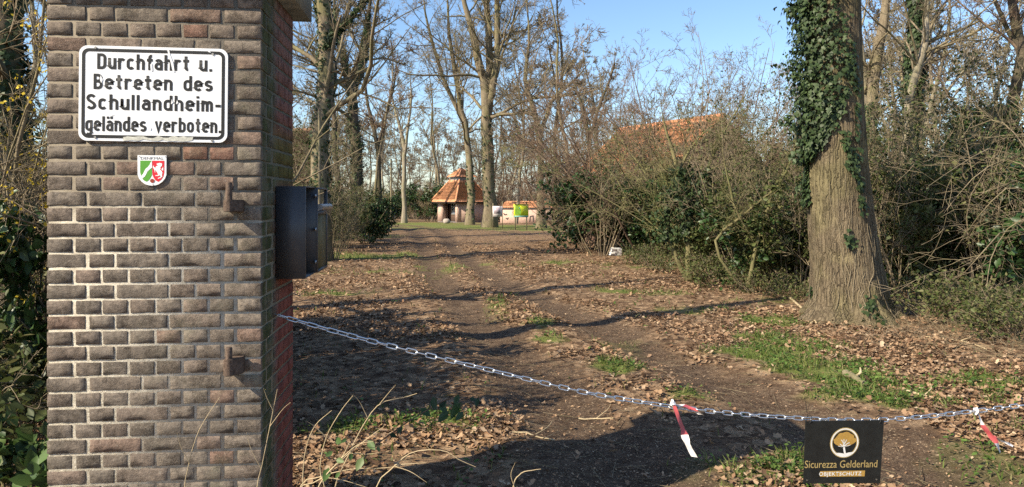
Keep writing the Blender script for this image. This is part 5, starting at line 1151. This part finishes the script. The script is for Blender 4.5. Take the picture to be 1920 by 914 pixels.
# information boards
M['board_yellow'] = plain('board_yellow_green', (.55, .62, .03), .5, var=.2, scale=5); M['board_teal'] = plain('board_teal', (.16, .36, .33), .5); M['poster'] = plain('poster_pale', (.62, .56, .55), .6, var=.3, scale=6)
M['poster_pic'] = plain('poster_picture', (.36, .3, .33), .6, var=.45, scale=9); M['map_green'] = plain('map_green', (.25, .45, .05), .5)
bd = thing('information_board', 'yellow green information board on two posts under a small roof', 'board', tuple(gp(977, 47)), (0, 0, R(8)))
for x in (-.42, .33): MB().box((x, -.04, -.1), (x + .07, .03, 1.78)).build('post', M['oldwood'], bd)
MB().box((-.5, -.07, .82), (.48, -.041, 1.68)).build('panel', M['board_yellow'], bd); MB().box((-.49, -.076, .83), (.47, -.07, .92)).build('panel_strip', M['board_teal'], bd)
poly('map', [(-.42, 1.0), (-.05, .98), (.0, 1.2), (-.1, 1.55), (-.4, 1.6)], M['map_green'], bd, -.0735); MB().box((-.14, -.078, 1.38), (-.07, -.0705, 1.46)).build('map_mark', M['board_teal'], bd)
MB().box((-.6, -.18, 1.78), (.6, .16, 1.83)).build('roof_board', M['dark_void'], bd)
bd = thing('notice_board', 'pale poster board on thin posts beside the forked tree', 'board', tuple(gp(933, 49)), (0, 0, R(-6)))
for x in (-.34, .3): MB().box((x, -.03, -.1), (x + .05, .02, 1.72 if x < 0 else 1.85)).build('post', M['oldwood'], bd)
MB().box((-.34, -.05, .8), (.34, -.031, 1.52)).build('panel', M['poster'], bd); MB().box((-.26, -.056, 1.0), (.2, -.05, 1.44)).build('picture', M['poster_pic'], bd)
# tall poles
def pole(label, px, d, ytop, rpx):
    b_ = gp(px, d); t_ = thing('wooden_pole', label, 'pole', tuple(b_)); zt_ = P(px, ytop, d)[2] - b_[2]; r_ = rpx * d / FPX
    MB().tube([(0, 0, -.1), (.02, 0, zt_ * .5), (.01, 0, zt_)], [r_ * 1.1, r_, r_ * .9], 10).build('shaft', M['oldwood'], t_, smooth=True); MB().tube([(.01, 0, zt_ - .01), (.01, 0, zt_ + .02)], r_ * .95, 10).build('end_cap', M['rust'], t_)
pole('slender pale wooden pole rising behind the letter box', 598, 19, 207, 2.6)
pole('thin tall wooden pole at the track bend left of the pavilion', 733, 44, 299, 1.7)
# farmhouse on the right
A = np.array([8.1, 28.0]); u_ = np.array([-.5, .866]); n_ = np.array([-.866, -.5]); g0 = float(gz(8, 29))
fh = thing('farmhouse', 'brick farmhouse with steep orange tile roof behind the shrubs', 'house', (A[0], A[1], g0), (0, 0, math.atan2(-n_[1], -n_[0])))   # local x to the right eave, y along the ridge
RZ, EZ, HW, LN = 4.75 - g0, 2.3 - g0, 3.1, 6.0
V = [(-HW, 0, -.2), (HW, 0, -.2), (HW, 0, EZ), (0, 0, RZ - .08), (-HW, 0, EZ)]; V2 = [(x, LN, z) for x, y, z in V]
bm = bmesh.new(); vs = [bm.verts.new(v) for v in V + V2]; bm.faces.new(vs[:5]); bm.faces.new(vs[5:][::-1])
for i in range(5): bm.faces.new([vs[i], vs[(i + 1) % 5], vs[5 + (i + 1) % 5], vs[5 + i]])
bmesh.ops.recalc_face_normals(bm, faces=bm.faces[:]); me = bpy.data.meshes.new('wall'); bm.to_mesh(me); bm.free(); me.materials.append(M['brownbrick']); link('wall', me, fh)
sl_ = (RZ - EZ) / HW
roof_face('roof_tiles', (-HW - .35, LN + .2, EZ - .35 * sl_ + .08), (-HW - .35, -.2, EZ - .35 * sl_ + .08), (0, -.2, RZ + .08), (0, LN + .2, RZ + .08), M['tile'], fh)
roof_face('roof_tiles', (HW + .35, -.2, EZ - .35 * sl_ + .08), (HW + .35, LN + .2, EZ - .35 * sl_ + .08), (0, LN + .2, RZ + .08), (0, -.2, RZ + .08), M['tile'], fh)
MB().tube([(0, -.22, RZ + .14), (0, LN + .22, RZ + .14)], .1, 8).build('ridge_tiles', M['tile'], fh)
for s_ in (-1, 1): MB().box((-.02, -.24, 0), (.02, -.2, math.hypot(HW + .35, (HW + .35) * sl_)), Matrix.Translation((0, 0, RZ + .05)) @ Matrix.Rotation(math.pi - s_ * math.atan2(1, sl_), 4, 'Y')).build('bargeboard', M['oldwood'], fh)
for x in (-1.5, .9):
    wn = MB().box((x, -.05, 1.0), (x + 1.0, -.004, 2.3)).build('window', M['pane'], fh); MB().box((x - .06, -.07, .94), (x + 1.06, -.051, 1.0)).build('sill', M['white_paint'], wn); MB().box((x + .46, -.08, 1.0), (x + .54, -.051, 2.3)).build('glazing_bar', M['white_paint'], wn); MB().box((x - .06, -.075, 2.3), (x + 1.06, -.05, 2.37)).build('frame', M['white_paint'], wn)
wg = thing('farmhouse_wing', 'low brown roofed wing with a chimney beside the farmhouse gable', 'house', (A[0] + 3.1, A[1] + 1.5, g0), (0, 0, R(-8)))
MB().box((0, 0, -.2), (3.2, 4.5, 2.2)).build('wall', M['brownbrick'], wg)
roof_face('roof_tiles', (-.2, -.35, 2.1), (3.4, -.35, 2.1), (3.4, 2.25, 3.75 - g0), (-.2, 2.25, 3.75 - g0), M['tile_old'], wg); roof_face('roof_tiles', (3.4, 4.85, 2.1), (-.2, 4.85, 2.1), (-.2, 2.25, 3.75 - g0), (3.4, 2.25, 3.75 - g0), M['tile_old'], wg)
cm = MB().box((-.1, 2.05, 3.3 - g0), (.35, 2.45, 4.05 - g0)).build('chimney', M['brownbrick'], wg); MB().box((-.17, 1.98, 4.06 - g0), (.42, 2.52, 4.12 - g0)).build('chimney_cap', M['lead'], cm)
# cottage roof glimpsed left, behind the pillar
hb = gp(494, 42); ct = thing('cottage', 'brown tiled cottage roof glimpsed between pillar and ivy trunk', 'house', tuple(hb)); 
MB().box((-6, 0, -.2), (2.6, 5, 3.1)).build('wall', M['brownbrick'], ct)
roof_face('roof_tiles', (-6.2, -.4, 2.9), (2.8, -.4, 2.9), (2.8, 2.5, 6.3), (-6.2, 2.5, 6.3), M['tile_old'], ct); roof_face('roof_tiles', (2.8, 5.4, 2.9), (-6.2, 5.4, 2.9), (-6.2, 2.5, 6.3), (2.8, 2.5, 6.3), M['tile_old'], ct); MB().add([(2.5, 0, 3.1), (2.5, 5, 3.1), (2.5, 2.5, 6.1), (2.6, 0, 3.1), (2.6, 5, 3.1), (2.6, 2.5, 6.1)], [[0, 1, 2], [3, 5, 4]]).build('gable', M['brownbrick'], ct)

# ------------------------------------------------------------------ white litter
rg = rng_(31); bm = bmesh.new(); bmesh.ops.create_cube(bm, size=1); bmesh.ops.subdivide_edges(bm, edges=bm.edges[:], cuts=5, use_grid_fill=True)
for v in bm.verts: v.co = Vector((v.co.x * .36, v.co.y * .2, v.co.z * .2)) * (1 + rg.normal(0, .07)); v.co.z += .05 * v.co.x
me = bpy.data.meshes.new('plastic_litter'); bm.to_mesh(me); bm.free(); me.materials.append(M['white_paint']); o = link('plastic_litter', me); o.location = gp(1154, 21.8, .12); o.rotation_euler = (.2, .1, .3); tag(o, 'crumpled white plastic litter at the edge of the bushes', 'litter')

# ------------------------------------------------------------------ leaf litter, grass, clover, twigs
rg = rng_(900); N = 200000
Y = np.exp(rg.uniform(np.log(2.9), np.log(30), N)); X = rg.uniform(-.78, .85, N) * Y
so, gs = masks(X, Y); lf = .08 + .92 * sstep(.38, .6, fbm(X * .8, Y * .8, 61, 3)) ; keep = rg.uniform(0, 1, N) < (1 - .985 * so) * (1 - .72 * gs) * lf
X, Y = X[keep], Y[keep]; Z = gz(X, Y) + rg.uniform(.004, .03, len(X)); pos = np.stack([X, Y, Z], -1)
V, FF, q = leaves(pos, rg.normal(0, .3, pos.shape) + [0, 0, 1], .044 * rg.choice([.55, .8, 1, 1.25], len(X), p=[.3, .3, .28, .12]) * (1 + Y / 28), rg, 'dead'); o = mk('dead_leaves', V, FF, M['dead'], attr={'rnd': q}); tag(o, 'brown fallen leaves covering the forest floor', 'leaves', kind='stuff')
N = 90000; Y = np.exp(rg.uniform(np.log(3.0), np.log(18), N)); X = rg.uniform(-.5, .75, N) * Y; so, gs = masks(X, Y); keep = rg.uniform(0, 1, N) < .12 + .08 * so; X, Y = X[keep], Y[keep]
pos = np.stack([X, Y, gz(X, Y) + .004], -1); V, FF, q = leaves(pos, rg.normal(0, .3, pos.shape) + [0, 0, 1], .019 * (1 + Y / 20), rg, 'quad'); o = mk('leaf_crumbs', V, FF, M['dead'], attr={'rnd': q}); tag(o, 'crushed leaf fragments trodden into the track', 'leaf crumbs', kind='stuff')
def grass_stuff(name, label, n, ymax, mat, blade):
    Y = np.exp(rg.uniform(np.log(3.0), np.log(ymax), n)); X = rg.uniform(-.75, .85, n) * Y
    so, gs = masks(X, Y); tuft = sstep(.38, .6, fbm(X * 6, Y * 6, 71 if blade else 77, 2)); keep = rg.uniform(0, 1, n) < gs * tuft * (1 - so * .6) * .7 + .012 * (1 - so) * tuft
    X, Y = X[keep], Y[keep]; pos = np.stack([X, Y, gz(X, Y)], -1); m_ = len(X)
    if blade:
        h = rg.uniform(.02, .075, m_) * (1 + Y / 40); wd = .0035 * (1 + Y / 12); a = rg.uniform(0, 6.28, m_); ln = rg.normal(0, .55, (m_, 2)) * h[:, None]
        s_ = np.stack([np.cos(a) * wd, np.sin(a) * wd, 0 * a], -1); top = pos + np.stack([ln[:, 0], ln[:, 1], h], -1); mid = pos + np.stack([ln[:, 0] * .3, ln[:, 1] * .3, h * .6], -1)
        V = np.stack([pos - s_, pos + s_, mid + s_ * .8, top, mid - s_ * .8], 1).reshape(-1, 3); b0 = (np.arange(m_) * 5)[:, None]
        FF = [b0 + np.array([[0, 1, 2, 4]]), b0 + np.array([[4, 2, 3]])]; q = np.repeat(rg.uniform(0, 1, m_), 5)
    else:
        pos = np.repeat(pos, 3, 0) + rg.normal(0, .018, (m_ * 3, 3)); pos[:, 2] += rg.uniform(.02, .055, m_ * 3)
        V, FF, q = leaves(pos, rg.normal(0, .35, pos.shape) + [0, 0, 1], .028 * (1 + pos[:, 1] / 25), rg, 'oval')
    o = mk(name, V, FF, M[mat], attr={'rnd': q}); tag(o, label, 'grass' if blade else 'clover', kind='stuff')
grass_stuff('grass', 'short green grass in tufts on the verges', 260000, 40, 'grass', True)
grass_stuff('clover', 'low clover and weeds among the grass tufts', 60000, 16, 'clover', False)
m_ = 2200; Y = np.exp(rg.uniform(np.log(3.2), np.log(22), m_)); X = rg.uniform(-.75, .85, m_) * Y; a = rg.uniform(0, 6.28, m_); L = rg.uniform(.06, .4, m_)
st = np.stack([X, Y, gz(X, Y) + .012], -1); p = grow(st, np.stack([np.cos(a), np.sin(a), 0 * a + .06], -1), L, 4, .14, 0, rg); p[:, :, 2] = gz(p[:, :, 0], p[:, :, 1]) + .012 + rg.uniform(0, .02, (m_, 1))
V, F = tubes(p, rg.uniform(.001, .0032, (m_, 1)) * np.linspace(1, .5, 4)[None], 3); o = mk('twig_litter', V, [F], M['twig']); tag(o, 'fine dry twigs scattered over the ground', 'twigs', kind='stuff')
# dry grass and bramble canes on the right bank
m_ = 1100; X = rg.normal(5.8, 1.3, m_); Y = rg.normal(8.4, .9, m_); ok = (X > 3.9) & (X / Y < .85); X, Y = X[ok], Y[ok]; m_ = len(X); a = rg.uniform(0, 6.28, m_)
p = grow(np.stack([X, Y, gz(X, Y)], -1), np.stack([np.cos(a) * .8, np.sin(a) * .8, np.ones(m_)], -1), rg.uniform(.15, .6, m_), 6, .3, -.22, rg); p[:, :, 2] = np.maximum(p[:, :, 2], gz(p[:, :, 0], p[:, :, 1]) + .01)
V, F = tubes(p, rg.uniform(.0014, .003, (m_, 1)) * np.linspace(1, .4, 6)[None], 3); o = mk('dry_grass', V, [F], M['twig']); tag(o, 'tangle of dry straw coloured stems on the right bank', 'dry grass', kind='stuff')
for lab, pts, r_ in [('grey broken branch lying on the grass near the right bank', [(1585, 705), (1622, 728)], .035), ('fallen stick lying on the bank below the massive trunk', [(1520, 610), (1560, 600), (1600, 612)], .014), ('forked dead branch leaning at the foot of the massive trunk', [(1480, 560), (1510, 590), (1530, 610)], .02),
                     ('short dry stick lying on the track before the taped chain', [(1085, 775), (1150, 780)], .007), ('thin bark strip lying in the shaded track', [(960, 823), (1040, 827)], .007), ('bent stick at the bottom right of the grass', [(1700, 740), (1765, 752)], .012), ('long fallen cane across the sunny leaves at right', [(1735, 640), (1800, 650), (1850, 665)], .009), ('upright dead stump twig right of the massive trunk', [(1705, 588), (1703, 555)], .014)]:
    W_ = []
    for x, y in pts:
        dd = 1350 * 1.6 / (y - 376); W_.append([(x - 960) / FPX * dd, dd, 0])
    W_ = smooth_path(np.array(W_), 7); 
    if 'upright' in lab: W_[:, 1] = W_[0, 1]; W_[:, 0] = W_[0, 0] + np.linspace(0, -.02, 7); W_[:, 2] = gz(W_[0, 0], W_[0, 1]) + np.linspace(-.03, .3, 7)
    else: W_[:, 2] = gz(W_[:, 0], W_[:, 1]) + r_ * 1.1 + rg.normal(0, .002, 7)
    base = W_[0].copy(); t_ = thing('fallen_stick', lab, 'stick', tuple(base)); MB().tube(W_ - base, r_ * np.linspace(1, .6, 7), 7).build('wood', M['dry' if r_ < .03 else 'oldwood'], t_, smooth=True)
    q = smooth_path(np.array([W_[3], W_[4] + [.05, .06, .05], W_[4] + [.09, .15, .07]]), 5) - base; MB().tube(q, r_ * np.linspace(.5, .2, 5), 5).build('side_twig', M['dry'], t_)
